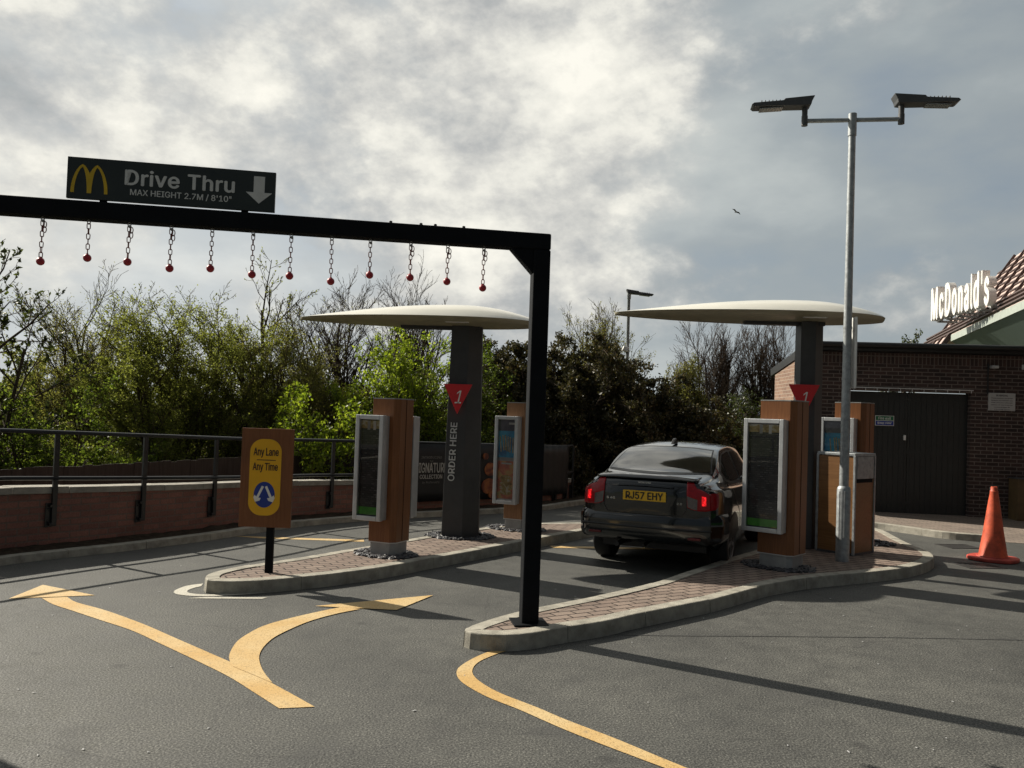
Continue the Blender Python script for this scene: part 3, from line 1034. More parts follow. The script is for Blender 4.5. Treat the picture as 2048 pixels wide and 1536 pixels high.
rs = np.arange(0.2, Wl - 0.02, 0.25)
mb = MB()
mb.tube([on_wall(s, -0.05, RAILZ(on_wall(s, 0, 0)[1])) for s in rs], 0.024, 8)
mb.build('top_rail', 'black_paint', rail_t, smooth=True)
mb = MB()
mb.tube([on_wall(s, -0.05, MIDZ(on_wall(s, 0, 0)[1])) for s in rs], 0.024, 8)
mb.build('mid_rail', 'black_paint', rail_t, smooth=True)
for y in (4.6, 6.3, 8.0, 9.52, 10.38, 11.33, 12.27, 13.21, 14.0, 14.75, 15.6, 16.45, 16.8, 17.05):
    s = s_at(y)
    zt = RAILZ(y)
    a = Vector(on_wall(s, -0.045, 0.16 + 0.1))
    tdir = (Vector(on_wall(s + 0.1, 0, 0)) - Vector(on_wall(s - 0.1, 0, 0))).normalized()
    b_ = Vector(on_wall(s, -0.05, zt)) + tdir * 0.035
    zb = max(0.10, 0.30 - (y - 9.5) * 0.034)
    a.z = zb
    X = frame(a, tdir, b_ - a)
    ln = (b_ - a).length
    post = MB().box((0, 0, ln / 2), (0.055, 0.035, ln - 0.02), 0, X).build('post', 'black_paint', rail_t, bev=0.004)
    br_ = MB()
    br_.box((-0.045, 0.024, 0.13), (0.075, 0.012, 0.27), 0, X)
    br_.box((-0.03, 0.0, 0.235), (0.045, 0.05, 0.03), 0, X)
    br_.box((-0.03, 0.0, 0.03), (0.045, 0.05, 0.03), 0, X)
    for zz in (0.06, 0.2):
        br_.lathe([(0.012, 0), (0.012, 0.012), (0.004, 0.014)], 8, 0, X @ Matrix.Translation((-0.055, 0.018, zz)) @ Matrix.Rotation(R_(90), 4, 'X'))
    br_.build('bracket', 'black_paint', post, bev=0.003)


def banner(y0, y1, z0, z1, label):
    t = thing('banner', label, 'banner')
    s0, s1 = s_at(y0), s_at(y1)
    m_, k_ = MB(), 24
    pts = [(s0 + (s1 - s0) * i / k_) for i in range(k_ + 1)]
    rows_ = 6
    vv = []
    for i, s_ in enumerate(pts):
        for j in range(rows_ + 1):
            z = z0 + (z1 - z0) * j / rows_
            vv.append(on_wall(s_, -0.095 + 0.006 * math.sin(i * 1.1 + j * .8), z))
    ff = [(i * (rows_ + 1) + j, (i + 1) * (rows_ + 1) + j, (i + 1) * (rows_ + 1) + j + 1, i * (rows_ + 1) + j + 1) for i in range(k_) for j in range(rows_)]
    m_.add(vv, ff)
    sh = m_.build('sheet', 'banner', t, smooth='all')
    so = sh.modifiers.new('thick', 'SOLIDIFY')
    so.thickness = 0.003
    return t, (s0 + s1) / 2


bt, bs = banner(14.02, 15.30, 0.22, 1.19, 'black advertising banner tied to the railing behind the left canopy column')


def ban_x(s, z):
    tdir = (Vector(on_wall(s + 0.2, 0, 0)) - Vector(on_wall(s - 0.2, 0, 0))).normalized()
    return frame(on_wall(s, -0.112, z), tdir)


tc_s = s_at(14.36)
text('lettering', 'INTRODUCING', 'banner_dim', bt, ban_x(tc_s, 0.965), width=0.40, depth=0.001, shear=0.15)
text('lettering', 'THE', 'banner_dim', bt, ban_x(tc_s, 0.90), width=0.07, depth=0.001)
text('lettering', 'SIGNATURE', 'banner_text', bt, ban_x(tc_s, 0.79), width=0.62, height=0.165, depth=0.001, bold=0.016)
text('lettering', 'COLLECTION', 'banner_text', bt, ban_x(tc_s, 0.64), width=0.44, height=0.068, depth=0.001, bold=0.02)
text('lettering', "by McDonald's", 'banner_dim', bt, ban_x(tc_s, 0.54), width=0.34, depth=0.001, shear=0.35)
pic = MB()
X = ban_x(s_at(15.1), 0.0)
for (x, z, a, b_) in ((0.0, 0.75, .13, .12), (-.02, 0.45, .17, .14), (-.12, 0.98, .06, .06), (0.06, 0.30, .10, .07)):
    pic.prism([(x + a * math.cos(i * .3927), z + b_ * math.sin(i * .3927)) for i in range(16)], -0.001 - 0.0005 * len(pic.f), 0.0, 'y', 0, X)
pic.build('picture', 'burger', bt)
banner(15.98, 16.72, 0.22, 1.16, 'plain dark banner tied to the far end of the railing')

# ------------------------------------------------------------------ close-boarded fence on the lower land
ft = thing('board_fence', 'dark close boarded timber fence below the trees beyond the wall', 'fence')
FP = wall_c + NW * 1.25
dF = np.concatenate([[0], np.cumsum(np.linalg.norm(np.diff(FP, axis=0), axis=1))])
mb = MB()
rnd = random.Random(4)
s = 0.0
while s < dF[-1] - 0.1:
    p = Vector([np.interp(s + 0.065, dF, FP[:, i]) for i in (0, 1)] + [0])
    q = Vector([np.interp(s + 0.2, dF, FP[:, i]) for i in (0, 1)] + [0])
    h = float(np.interp(p.y, [5, 10, 13, 15, 18], [0.83, 0.86, 0.90, 0.93, 0.95])) + rnd.uniform(-.012, .012)
    X = frame((p.x, p.y, 0), q - p)
    mb.box((0, rnd.uniform(-.004, .004), (h - 1.0) / 2), (0.135, 0.016, h + 1.0), 0, X)
    s += 0.125
mb.build('boards', 'fence_wood', ft)
mb = MB()
for zz in (0.62, -0.1):
    mb.tube([(x, y, zz) for x, y in (FP + NW * 0.03)[::3]], 0.03, 4)
mb.build('fence_rail', 'fence_wood', ft)

# ------------------------------------------------------------------ pavement along the building
PV = [(4.6, 17.6), (5.0, 15.6), (5.6, 14.75), (6.28, 14.3), (6.62, 13.85), (7.0, 13.35), (7.7, 13.1), (9.0, 12.9), (13, 12.6)]
PVc = catmull(PV, 0.1, False)
zk = lambda p: 0.10 if p[0] < 6.5 else max(0.008, 0.10 - (p[0] - 6.5) * 0.12)
back = [(13, 16.2), (6.0, 17.2), (5.0, 17.8)]
mb = MB()
NPV = normals2(PVc, False)
PVi = PVc + NPV * 0.115
vs_ = [(float(q[0]), float(q[1]), zk(p) - 0.004) for p, q in zip(PVc, PVi)]
bk = [(float(np.interp(i / (len(PVc) - 1), [0, .45, 1], [5.0, 6.2, 13])), float(np.interp(i / (len(PVc) - 1), [0, .45, 1], [17.9, 17.0, 16.1])), 0.10 if i < len(PVc) * .5 else 0.05)
      for i in range(len(PVc))]
k = len(PVc)
mb.add(vs_ + bk + [(float(q[0]), float(q[1]), -0.05) for q in PVi],
       [(i, i + 1, k + i + 1, k + i) for i in range(k - 1)] + [(2 * k + i, 2 * k + i + 1, i + 1, i) for i in range(k - 1)])
struct(mb.build('pavement', 'slabs'))
mb = kerb_run(PVc[: int(k * 0.50)], False, 0.106, 0.12)
o = struct(mb.build('pavement_kerb', 'kerb'))


# ================================================================== HEIGHT BARRIER
u = Vector((0.9858, 0.1681, 0)).normalized()
bar_t = thing('height_barrier', 'black steel height barrier frame spanning the lane entrance', 'height barrier', (0.19, 6.60, 0), math.atan2(u.y, u.x))
bt = bar_t
mb = MB()
mb.box((0, 0, 1.572), (0.135, 0.135, 2.92), 0)
mb.build('post', 'black_steel', bt, bev=0.012)
mb = MB()
mb.box((-5.5, 0, 1.515), (0.135, 0.135, 3.03), 0)
mb.build('post', 'black_steel', bt, bev=0.012)
MB().box((-2.7495, 0, 3.096), (5.634, 0.137, 0.128)).build('beam', 'black_steel', bt, bev=0.012)
MB().prism([(-0.066, 3.034), (-0.066, 2.84), (-0.25, 3.034)], -0.05, 0.05, 'y').build('gusset', 'black_steel', bt, bev=0.003)
MB().prism([(-5.434, 3.034), (-5.434, 2.84), (-5.25, 3.034)], -0.05, 0.05, 'y').build('gusset', 'black_steel', bt, bev=0.003)
for x, y in ((-0.10, -0.105), (0.10, -0.105), (-0.10, 0.1), (0.10, 0.1)):
    pass
MB().box((0, 0, 0.121), (0.27, 0.25, 0.012)).build('base_plate', 'black_steel', bt, bev=0.003)
for x in (-1.18, -0.95, -0.84, -0.62):
    MB().lathe([(0.012, 0), (0.012, 0.016), (0.006, 0.02)], 8, 0, None, (x, -0.03, 3.159)).build('bolt', 'black_steel', bt)

# sign board on the beam
sb = thing('lane_entrance_board', 'long dark sign board with yellow arches standing on the barrier beam', 'sign', (-2.526, 6.105, 3.17), math.atan2(u.y, u.x))
MB().box((0, 0, 0.155), (1.445, 0.028, 0.298)).build('panel', 'sign_green', sb, bev=0.002)
for x in (-0.48, 0.505):
    MB().box((x, 0.02, 0.05), (0.05, 0.012, 0.16)).build('bracket', 'black_steel', sb)
I = Matrix.Identity(4)


def L(x, z, y=-0.0145):
    return Matrix.Translation((x, y, z))


text('lettering', 'Drive Thru', 'grey_letter', sb, L(0.05, 0.185), width=0.765, height=0.112, depth=0.0012, bold=0.022, spacing=1.04)
text('lettering', 'MAX HEIGHT 2.7M / 8\'10"', 'grey_letter', sb, L(0.06, 0.077), width=0.705, height=0.050, depth=0.0012, bold=0.014)
MB().prism([(0.566, 0.265), (0.645, 0.265), (0.645, 0.145), (0.70, 0.145), (0.607, 0.062), (0.512, 0.145), (0.566, 0.145)], -0.0157, -0.0145, 'y').build('arrow', 'grey_letter', sb)
arch = MB()
AH = 0.207
for sgn in (-1, 1):
    us = [i / 22 for i in range(23)]
    xo = lambda u_: 0.0775 * max(0.0, 1 - u_ * u_) ** 0.68
    xi = lambda u_, base: base * max(0.0, 1 - (u_ / 0.90) ** 2) ** 0.68
    for s2 in (-1, 1):                     # outer leg and middle leg
        mid = (s2 == -sgn)
        P = []
        for u_ in us:
            o_ = xo(u_) * 0.98
            if mid:
                o_ = min(o_, 0.0490)
            P.append((s2 * o_, s2 * min(o_, xi(u_, 0.0335 if mid else 0.052)), u_ * AH))
        vs_ = []
        for o_, i_, z_ in P:
            vs_ += [(-0.570 + sgn * 0.049 + o_, -0.0157, 0.048 + z_), (-0.570 + sgn * 0.049 + i_, -0.0157, 0.048 + z_)]
        arch.add(vs_, [(2 * k_, 2 * k_ + 1, 2 * k_ + 3, 2 * k_ + 2) for k_ in range(len(us) - 1)])
arch.build('emblem', 'gold', sb)

# red balls on chains
CH = [(-3.387, 5.96, 2.709), (-3.084, 6.012, 2.754), (-2.813, 6.058, 2.743), (-2.528, 6.106, 2.714), (-2.246, 6.155, 2.731), (-1.959, 6.204, 2.705),
      (-1.688, 6.25, 2.711), (-1.396, 6.3, 2.688), (-1.113, 6.348, 2.754), (-.812, 6.399, 2.754), (-.532, 6.447, 2.74), (-.255, 6.494, 2.707)]
ORD = ['first', 'second', 'third', 'fourth', 'fifth', 'sixth', 'seventh', 'eighth', 'ninth', 'tenth', 'eleventh', 'twelfth']
rnd = random.Random(12)
for i, (x, y, z) in enumerate(reversed(CH)):
    w_ = 'nearest the barrier post' if i == 0 else 'at the far left end of the beam' if i == 11 else 'counted from the barrier post'
    lab = f'{ORD[i]} red ball on a chain under the beam, {w_}' if i not in (0, 11) else f'red ball on a chain under the beam, {w_}'
    t = thing('chain_ball', lab, 'ball on a chain', (x, y, 3.03), 0.0, 'red balls hanging on chains under the height barrier')
    ln = 3.03 - z
    sway = rnd.uniform(-0.004, 0.004)
    sh = MB()
    sh.tube([(0.011 * math.cos(a), 0, -0.016 + 0.017 * math.sin(a)) for a in (2 * math.pi * j / 12 for j in range(12))], 0.0035, 6, True)
    if i % 3 != 1:
        sh.lathe([(0.003, -0.008), (0.011, -0.006), (0.011, 0.006), (0.003, 0.008)], 10, 0, Matrix.Translation((0.003, 0, -0.03)) @ Matrix.Rotation(R_(90), 4, 'X'))
    sh.build('shackle', 'steel', t, smooth=True)
    links = MB()
    n_l = max(5, int(round((ln - 0.03 - 0.026) / 0.036)))
    pitch = (ln - 0.028 - 0.026) / n_l
    for j in range(n_l):
        zc = -0.028 - pitch * (j + 0.5)
        hl, hw = pitch * 0.5 + 0.003, 0.0115
        path = []
        for q in range(14):
            a = 2 * math.pi * q / 14
            px_, pz_ = hw * math.cos(a), (hl - hw) * (1 if math.sin(a) >= 0 else -1) + hw * math.sin(a)
            path.append((px_, 0, pz_))
        Xl = Matrix.Translation((sway * j / n_l, 0, zc)) @ Matrix.Rotation(R_(18 + 90 * (j % 2) + rnd.uniform(-12, 12)), 4, 'Z')
        links.tube(path, 0.0034, 6, True, None, 0, Xl)
    if i in (0, 1, 2, 8, 9, 11):          # spare links folded back at the top
        for j in range(2):
            path = [(0.0115 * math.cos(2 * math.pi * q / 12) + 0.014, 0.006, -0.055 - 0.036 * j + 0.022 * math.sin(2 * math.pi * q / 12)) for q in range(12)]
            links.tube(path, 0.0034, 6, True)
    links.build('chain', 'chain_red', t, smooth=True)
    ball = MB()
    prof = [(0.0285 * math.sin(math.pi * q / 12), -0.0285 * math.cos(math.pi * q / 12)) for q in range(1, 12)]
    ball.lathe(prof, 20, 0, None, (sway, 0, -ln))
    ball.lathe([(0.008, 0.024), (0.007, 0.034)], 8, 0, None, (sway, 0, -ln))
    ball.build('ball', 'ball_red', t, smooth=True)

# ================================================================== ANY LANE SIGN
ls = thing('lane_sign', 'brown timber board sign with a yellow any lane any time panel', 'sign', (-2.315, 8.25, 0.113))
MB().box((0, 0, 0.62), (0.072, 0.05, 1.24)).build('post', 'black_steel', ls, bev=0.004)
MB().box((-0.045, -0.045, 0.925), (0.502, 0.034, 0.958)).build('board', 'sign_wood', ls, bev=0.002)


def rrect(cx, cz, w, h, r, n=10):
    P = []
    for sx, sz, a0 in ((1, 1, 0), (-1, 1, 90), (-1, -1, 180), (1, -1, 270)):
        for i in range(n + 1):
            a = R_(a0 + 90 * i / n)
            P.append((cx + sx * (w / 2 - r) + r * math.cos(a), cz + sz * (h / 2 - r) + r * math.sin(a)))
    return P


yp = MB().prism(rrect(-0.057, 0.931, 0.306, 0.742, 0.125), -0.066, -0.062, 'y').build('yellow_panel', 'yellow_panel', ls)
text('lettering', 'Any Lane', 'brown_letter', yp, L(-0.054, 1.168, -0.066), width=0.245, height=0.092, depth=0.001, bold=0.026)
text('lettering', 'Any Time', 'brown_letter', yp, L(-0.057, 1.025, -0.066), width=0.245, height=0.092, depth=0.001, bold=0.026)
MB().box((-0.05, -0.0665, 1.098), (0.185, 0.001, 0.008)).build('rule', 'brown_letter', yp)
dc = (-0.057, 0.762)
MB().prism([(dc[0] + 0.102 * math.cos(R_(i * 7.5)), dc[1] + 0.125 * math.sin(R_(i * 7.5))) for i in range(48)], -0.0675, -0.066, 'y').build('blue_disc', 'blue_panel', yp)
for sgn in (-1, 1):
    d = Vector((sgn * 0.42, -0.91)).normalized()
    p = Vector((d.y, -d.x))
    s0 = Vector((dc[0] + sgn * 0.015, dc[1] + 0.082))
    tip = s0 + d * 0.168
    nk = s0 + d * 0.118
    hw, hh = 0.0115, 0.034
    P = [s0 + p * hw, nk + p * hw, nk + p * hh + d * -0.008, nk + p * hh + d * 0.02, tip, nk - p * hh + d * 0.02, nk - p * hh - d * 0.008, nk - p * hw, s0 - p * hw]
    MB().prism([tuple(q) for q in P], -0.069, -0.0675, 'y').build('arrow', 'white_letter', yp)


# ================================================================== ORDER CANOPIES
def canopy(name_label, col_xy, zc, tip_l, tip_r, half_d, col_top, rotz, wtop, wbot, dtop, dbot):
    """a long low shell on one tapered column; local x along its length"""
    t = thing('order_canopy', name_label, 'canopy', (col_xy[0], col_xy[1], 0.113), rotz)
    z0 = zc - 0.113
    nx, ny = 40, 16
    prof = []

    def hw(tt):          # half depth along the length, tt 0 (tip) .. 1 (blunt end)
        a = min(1.0, tt / 0.62)
        b = max(0.0, (tt - 0.62) / 0.38)
        return half_d * (math.sin(a * math.pi / 2) ** 0.62) * (max(0.0, 1 - b ** 2.6)) ** 0.5

    def rise(tt):
        a = min(1.0, tt / 0.68)
        b = max(0.0, (tt - 0.68) / 0.32)
        return 0.205 * (math.sin(a * math.pi / 2) ** 1.15) * (1 - 0.93 * b ** 2.0)
    top, bot = MB(), MB()
    ts = [0.5 - 0.5 * math.cos(math.pi * i / nx) for i in range(nx + 1)]
    tv, bv = [], []
    for i, tt in enumerate(ts):
        x = tip_l + (tip_r - tip_l) * tt
        h = max(0.012, hw(tt))
        rz = rise(tt)
        for j in range(ny + 1):
            v = -1 + 2 * j / ny
            dome = (1 - abs(v) ** 2.6) ** 0.75
            y = v * h
            tv.append((x, y, z0 + 0.055 + rz * dome - 0.0 * abs(v)))
            bv.append((x, y, z0 + 0.018 + 0.035 * abs(v) ** 6 - 0.03 * (1 - abs(v) ** 2) * math.sin(math.pi * tt)))
    q = ny + 1
    top.add(tv, [(i * q + j, (i + 1) * q + j, (i + 1) * q + j + 1, i * q + j + 1) for i in range(nx) for j in range(ny)])
    rimf = []
    # rim joins the two skins
    base = len(top.v)
    rim_t = [i * q for i in range(nx + 1)] + [nx * q + j for j in range(1, ny + 1)] + [i * q + ny for i in range(nx - 1, -1, -1)] + [j for j in range(ny - 1, 0, -1)]
    rb = [bv[a] for a in rim_t]
    nb = len(rim_t)
    top.v += [tuple(p) for p in rb]
    for a in range(nb):
        b_ = (a + 1) % nb
        top.f.append((base + a, base + b_, rim_t[b_], rim_t[a]))
        top.m.append(0)
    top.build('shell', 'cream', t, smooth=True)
    bot.add(bv, [(i * q + j, i * q + j + 1, (i + 1) * q + j + 1, (i + 1) * q + j) for i in range(nx) for j in range(ny)])
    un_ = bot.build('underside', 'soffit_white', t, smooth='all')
    MB().box((-0.36, 0.0, z0 - 0.028), (1.05, 0.13, 0.05)).build('arm', 'anthracite', t, bev=0.004)
    MB().box((-0.1, -half_d * 0.62, z0 + 0.012), (0.30, 0.07, 0.022)).build('light_fitting', 'white_sign', un_, bev=0.004)
    zt = z0 - 0.005
    # tapered two-tone column, corner towards the lane
    for nm, mat_, a in (('column', 'anthracite', 0),):
        c = MB()
        lo = [(-wbot, -dbot), (wbot * 0.15, -dbot), (wbot, dbot * 0.1), (wbot, dbot), (-wbot, dbot)]
        hi = [(-wtop, -dtop), (wtop * 0.15, -dtop), (wtop, dtop * 0.1), (wtop, dtop), (-wtop, dtop)]
        c.add([(x, y, 0) for x, y in lo] + [(x, y, zt) for x, y in hi],
              [(4, 3, 2, 1, 0), (5, 6, 7, 8, 9)] + [(i, (i + 1) % 5, 5 + (i + 1) % 5, 5 + i) for i in range(5)])
        colo = c.build(nm, mat_, t, bev=0.006)
    seam = MB()
    seam.box((0, dbot * 0.35, 1.65), (wbot * 1.9, dbot * 1.34, 0.008))
    return t, colo


ca, co1 = canopy('pale boat shaped canopy on a dark column lettered order here', (-0.615, 11.12), 2.885, -2.24, 0.98, 0.70, 2.8, R_(-2),
                 0.195, 0.235, 0.15, 0.19)
lx = Vector((1, 0.035, 0))
text('lettering', 'ORDER HERE', 'grey_letter', co1, frame((-0.125, -0.1935, 1.115), (0.02, 0.016, 1), (-1, 0, 0.0)), width=0.76, height=0.085, depth=0.0015, bold=0.012)
cb, co2 = canopy('larger pale canopy on a dark column beside the brick building', (3.95, 11.15), 3.10, -2.61, 0.93, 0.74, 3.0, R_(-2),
                 0.165, 0.18, 0.13, 0.15)


def tri_sign(label, x, y, ztop, zbot, w, rz):
    t = thing('triangle_sign', label, 'sign', (x, y, zbot), rz)
    h = ztop - zbot
    MB().prism([(-w / 2, h), (0, 0), (w / 2, h)], -0.012, 0.012, 'y').build('panel', 'red_panel', t, bev=0.002)
    MB().box((0, 0.03, h * 0.72), (0.12, 0.04, 0.12)).build('bracket', 'black_steel', t)
    text('numeral', '1', 'white_letter', t, Matrix.Translation((0.005, -0.012, h * 0.57)), width=0.085, height=0.165, depth=0.0015, shear=0.25)
    return t


tri_sign('red triangle sign numbered 1 above the order here lettering', -0.70, 10.86, 2.105, 1.72, 0.37, R_(0))
tri_sign('red triangle sign numbered 1 half hidden behind the right menu board', 3.80, 10.93, 2.255, 1.84, 0.40, R_(0))


# ================================================================== MENU BOARDS
def menu_board(label, x, y, h, w, d, rz, kind, disp, back=True, group='timber clad menu boards on the lane islands', woodm='wood'):
    """rz: yaw of the front face; disp = (x offset, width, z0, z1) of the front display"""
    t = thing('menu_board', label, 'menu board', (x, y, 0.113), rz, group)
    ch = 0.055
    a, b_ = w / 2, d / 2
    plan = [(-a, -b_), (a - ch, -b_), (a, -b_ + ch), (a, b_), (-a, b_)]
    cab = MB().prism(plan, 0.155, h - 0.012).build('cabinet', woodm, t, bev=0.004)
    cp = [(px * 1.008, py * 1.008) for px, py in plan]
    MB().prism(cp, h - 0.012, h).build('cap', 'plinth', t)
    MB().box((a - 0.0 + 0.001, b_ * 0.05, (h + .155) / 2), (0.005, 0.007, h - 0.18)).build('seam', 'black_steel', cab)
    MB().prism([(px * 0.9, py * 0.9) for px, py in plan], -0.01, 0.148).build('plinth', 'plinth', t, bev=0.004)
    MB().prism([(px * 1.004, py * 1.004) for px, py in plan], 0.147, 0.157).build('trim', 'aluminium', t)

    def case(cx, cw, z0, z1, yf, face, content):
        """display case whose front lies at local y=yf; face -1 looks to -y"""
        X = Matrix.Translation((cx, yf, 0)) if face < 0 else Matrix.Translation((cx, yf, 0)) @ Matrix.Rotation(math.pi, 4, 'Z')
        H = z1 - z0
        zc = (z0 + z1) / 2
        body = MB()
        body.box((0, 0.075, zc), (cw - 0.012, 0.07, H - 0.012), 0, X)
        dc_ = body.build('display_case', 'aluminium', t, bev=0.004)
        fr = MB()
        bw = 0.05 if content != 'dark' else 0.034
        for q in ((-cw / 2 + bw / 2, zc, bw, H), (cw / 2 - bw / 2, zc, bw, H)):
            fr.box((q[0], 0.0, q[1]), (q[2], 0.065, q[3]), 0, X)
        for zz in (z0 + bw / 2, z1 - bw / 2):
            fr.box((0, 0.0, zz), (cw - 2 * bw, 0.065, bw), 0, X)
        fr.build('frame', 'aluminium', dc_, bev=0.006)
        iw, ih = cw - 2 * bw, H - 2 * bw
        yp_ = 0.018
        pz0 = z0 + bw

        def sheet(nm, x0, x1, u0, u1, mat_, yy):
            v = [(x0, yy, u0), (x1, yy, u0), (x1, yy, u1), (x0, yy, u1)]
            MB().add(v, [(0, 1, 2, 3)], 0, X, [[(p[0] + 0.37, p[2]) for p in v]]).build(nm, mat_, dc_)
        if content == 'menu':
            sheet('menu_sheet', -iw / 2, iw / 2, pz0, pz0 + ih, 'menu', yp_)
            sheet('green_band', -iw / 2, iw / 2, pz0 + 0.012, pz0 + 0.095, 'menu_green', yp_ - 0.003)
            sheet('food_strip', -iw / 2, iw / 2, pz0 + ih - 0.10, pz0 + ih - 0.012, 'food', yp_ - 0.003)
            for cx_ in (-iw * 0.12, iw * 0.17):
                sheet('drink_picture', cx_ - 0.02, cx_ + 0.016, pz0 + ih - 0.115, pz0 + ih - 0.015, 'white_sign' if cx_ > 0 else 'grey_sign', yp_ - 0.005)
        elif content == 'posters':
            m_ = pz0 + ih * 0.53
            sheet('lower_poster', -iw / 2, iw / 2, pz0 + 0.02, m_ - 0.05, 'poster_red', yp_)
            sheet('poster_divider', -iw / 2, iw / 2, m_ - 0.05, m_, 'grey_sign', yp_ - 0.001)
            sheet('upper_poster', -iw / 2, iw / 2, m_, pz0 + ih, 'poster_blue', yp_)
            sheet('poster_heading', -iw / 2, iw / 2, pz0 + ih * 0.86, pz0 + ih, 'poster_dark', yp_ - 0.002)
            sheet('poster_caption', iw * .08, iw * .42, pz0 + ih * .94, pz0 + ih * .965, 'grey_letter', yp_ - 0.004)
            sheet('poster_caption', -iw * .3, iw * .3, pz0 + ih * .445, pz0 + ih * .465, 'grey_letter', yp_ - 0.004)
            pk = MB()
            for q in range(9):
                xx = iw * (0.10 + 0.042 * q)
                pk.box((xx, yp_ - 0.003 - 0.0004 * q, pz0 + ih * (0.70 + 0.018 * math.sin(q * 1.9))), (0.017, 0.001, ih * 0.19), 0, X @ Matrix.Translation((xx, 0, 0)) @ Matrix.Rotation(R_(-6 + 3 * (q % 4)), 4, 'Y') @ Matrix.Translation((-xx, 0, 0)))
            pk.build('fries_picture', 'fries', dc_)
            bg = MB()
            for zz, rr, hh in ((0.10, .36, .035), (0.155, .40, .03), (0.205, .38, .03), (0.265, .34, .05)):
                bg.prism([(iw * rr * math.cos(R_(i * 20)), pz0 + ih * zz + ih * hh * math.sin(R_(i * 20))) for i in range(18)], yp_ - 0.004 - zz * .01, yp_ - 0.002 - zz * .01, 'y', 0, X)
            bg.build('food_picture', 'food', dc_)
        else:
            sheet('menu_sheet', -iw / 2, iw / 2, pz0, pz0 + ih, 'poster_dark', yp_)
        v = [(-iw / 2, -0.012, pz0), (iw / 2, -0.012, pz0), (iw / 2, -0.012, pz0 + ih), (-iw / 2, -0.012, pz0 + ih)]
        MB().add(v, [(0, 1, 2, 3)], 0, X).build('glass_pane', 'glass', dc_)

    case(disp[0], disp[1], disp[2], disp[3], -b_ - 0.11, -1, kind)
    if back:
        case(a + 0.004 - disp[1] / 2, disp[1], disp[2], disp[3], b_ + 0.05, -1, 'dark')
    return t


menu_board('timber menu board nearest the any lane sign, dark menu in a silver frame', -1.335, 9.53, 1.76, 0.33, 0.33, R_(-24), 'menu',
           (-0.115, 0.36, 0.40, 1.565))
menu_board('pale timber menu board behind the barrier post, blue and red posters', 0.16, 12.0, 1.80, 0.33, 0.33, R_(-26), 'posters',
           (-0.10, 0.36, 0.37, 1.60), woodm='wood_pale')
menu_board('large timber menu board right of the dark car, dark menu in a silver frame', 3.13, 9.62, 1.89, 0.41, 0.37, R_(-42), 'menu',
           (-0.10, 0.475, 0.40, 1.67), back=False)
menu_board('timber menu board rising behind the litter bin, blue poster showing', 4.87, 11.92, 1.96, 0.42, 0.36, R_(-43), 'posters',
           (-0.12, 0.475, 0.45, 1.735), back=False)


# slate chippings round the bases
def chippings(label, x, y, rx, ry, rz, n, seed):
    r = random.Random(seed)
    m_ = MB()
    ico = [(0, 0, 1), (.89, 0, .45), (.28, .85, .45), (-.72, .53, .45), (-.72, -.53, .45), (.28, -.85, .45), (.72, .53, -.45), (-.28, .85, -.45),
           (-.89, 0, -.45), (-.28, -.85, -.45), (.72, -.53, -.45), (0, 0, -1)]
    fc = [(0, 1, 2), (0, 2, 3), (0, 3, 4), (0, 4, 5), (0, 5, 1), (1, 6, 2), (2, 7, 3), (3, 8, 4), (4, 9, 5), (5, 10, 1), (6, 7, 2), (7, 8, 3),
          (8, 9, 4), (9, 10, 5), (10, 6, 1), (11, 7, 6), (11, 8, 7), (11, 9, 8), (11, 10, 9), (11, 6, 10)]
    for _ in range(n):
        a, q = r.uniform(0, 2 * math.pi), r.uniform(0.45, 1.15) ** 0.5
        px, py = rx * q * math.cos(a), ry * q * math.sin(a)
        s_ = r.uniform(0.012, 0.032)
        X = (Matrix.Translation((px, py, 0.006 + r.uniform(0, .022) * (1.2 - q))) @ Euler((r.uniform(-.6, .6), r.uniform(-.6, .6), r.uniform(0, 6.3))).to_matrix().to_4x4()
             @ Matrix.Diagonal((s_ * 1.4, s_, s_ * .5, 1)))
        m_.add([(p[0] * r.uniform(.8, 1.2), p[1] * r.uniform(.8, 1.2), p[2]) for p in ico], fc, 0, X)
    o_ = m_.build('slate_chippings', 'slate', None, loc=(x, y, 0.113), rotz=rz)
    return stuff(o_, label, 'chippings')


chippings('loose dark slate chippings round the foot of the front left menu board', -1.36, 9.52, 0.36, 0.26, R_(-30), 420, 1)
chippings('loose dark slate chippings round the foot of the order here column', -0.615, 11.12, 0.42, 0.36, 0, 520, 2)
chippings('loose dark slate chippings round the foot of the far left menu board', 0.12, 12.0, 0.42, 0.28, R_(-30), 420, 3)
chippings('loose dark slate chippings round the foot of the large right menu board', 3.08, 9.58, 0.38, 0.30, R_(-45), 460, 4)
chippings('loose dark slate chippings round the foot of the far right menu board', 4.95, 11.9, 0.46, 0.34, R_(-45), 420, 5)

# ================================================================== LITTER BIN
bn = thing('litter_bin', 'tall timber litter bin with grey metal edging by the lamp post', 'litter bin', (4.36, 10.90, 0.113), R_(-50))
hw_, hd_ = 0.25, 0.25
MB().box((0, 0, 0.63), (2 * hw_, 2 * hd_, 1.23)).build('body', 'wood_side', bn, bev=0.004)
tr_ = MB()
for x, y in ((-hw_, -hd_), (hw_, -hd_), (hw_, hd_), (-hw_, hd_)):
    tr_.box((x, y, 0.63), (0.03, 0.03, 1.245))
tr_.build('edge_trim', 'galvanised', bn, bev=0.004)
MB().box((0, 0, 1.262), (0.525, 0.525, 0.04)).build('lid', 'galvanised', bn, bev=0.008)
MB().box((0, 0, 0.012), (0.515, 0.515, 0.035)).build('foot', 'dark_grey', bn)
hood = MB()
hood.box((hw_ + 0.006, -0.005, 1.10), (0.02, 0.42, 0.28))
hood.build('hood', 'galvanised', bn, bev=0.004)
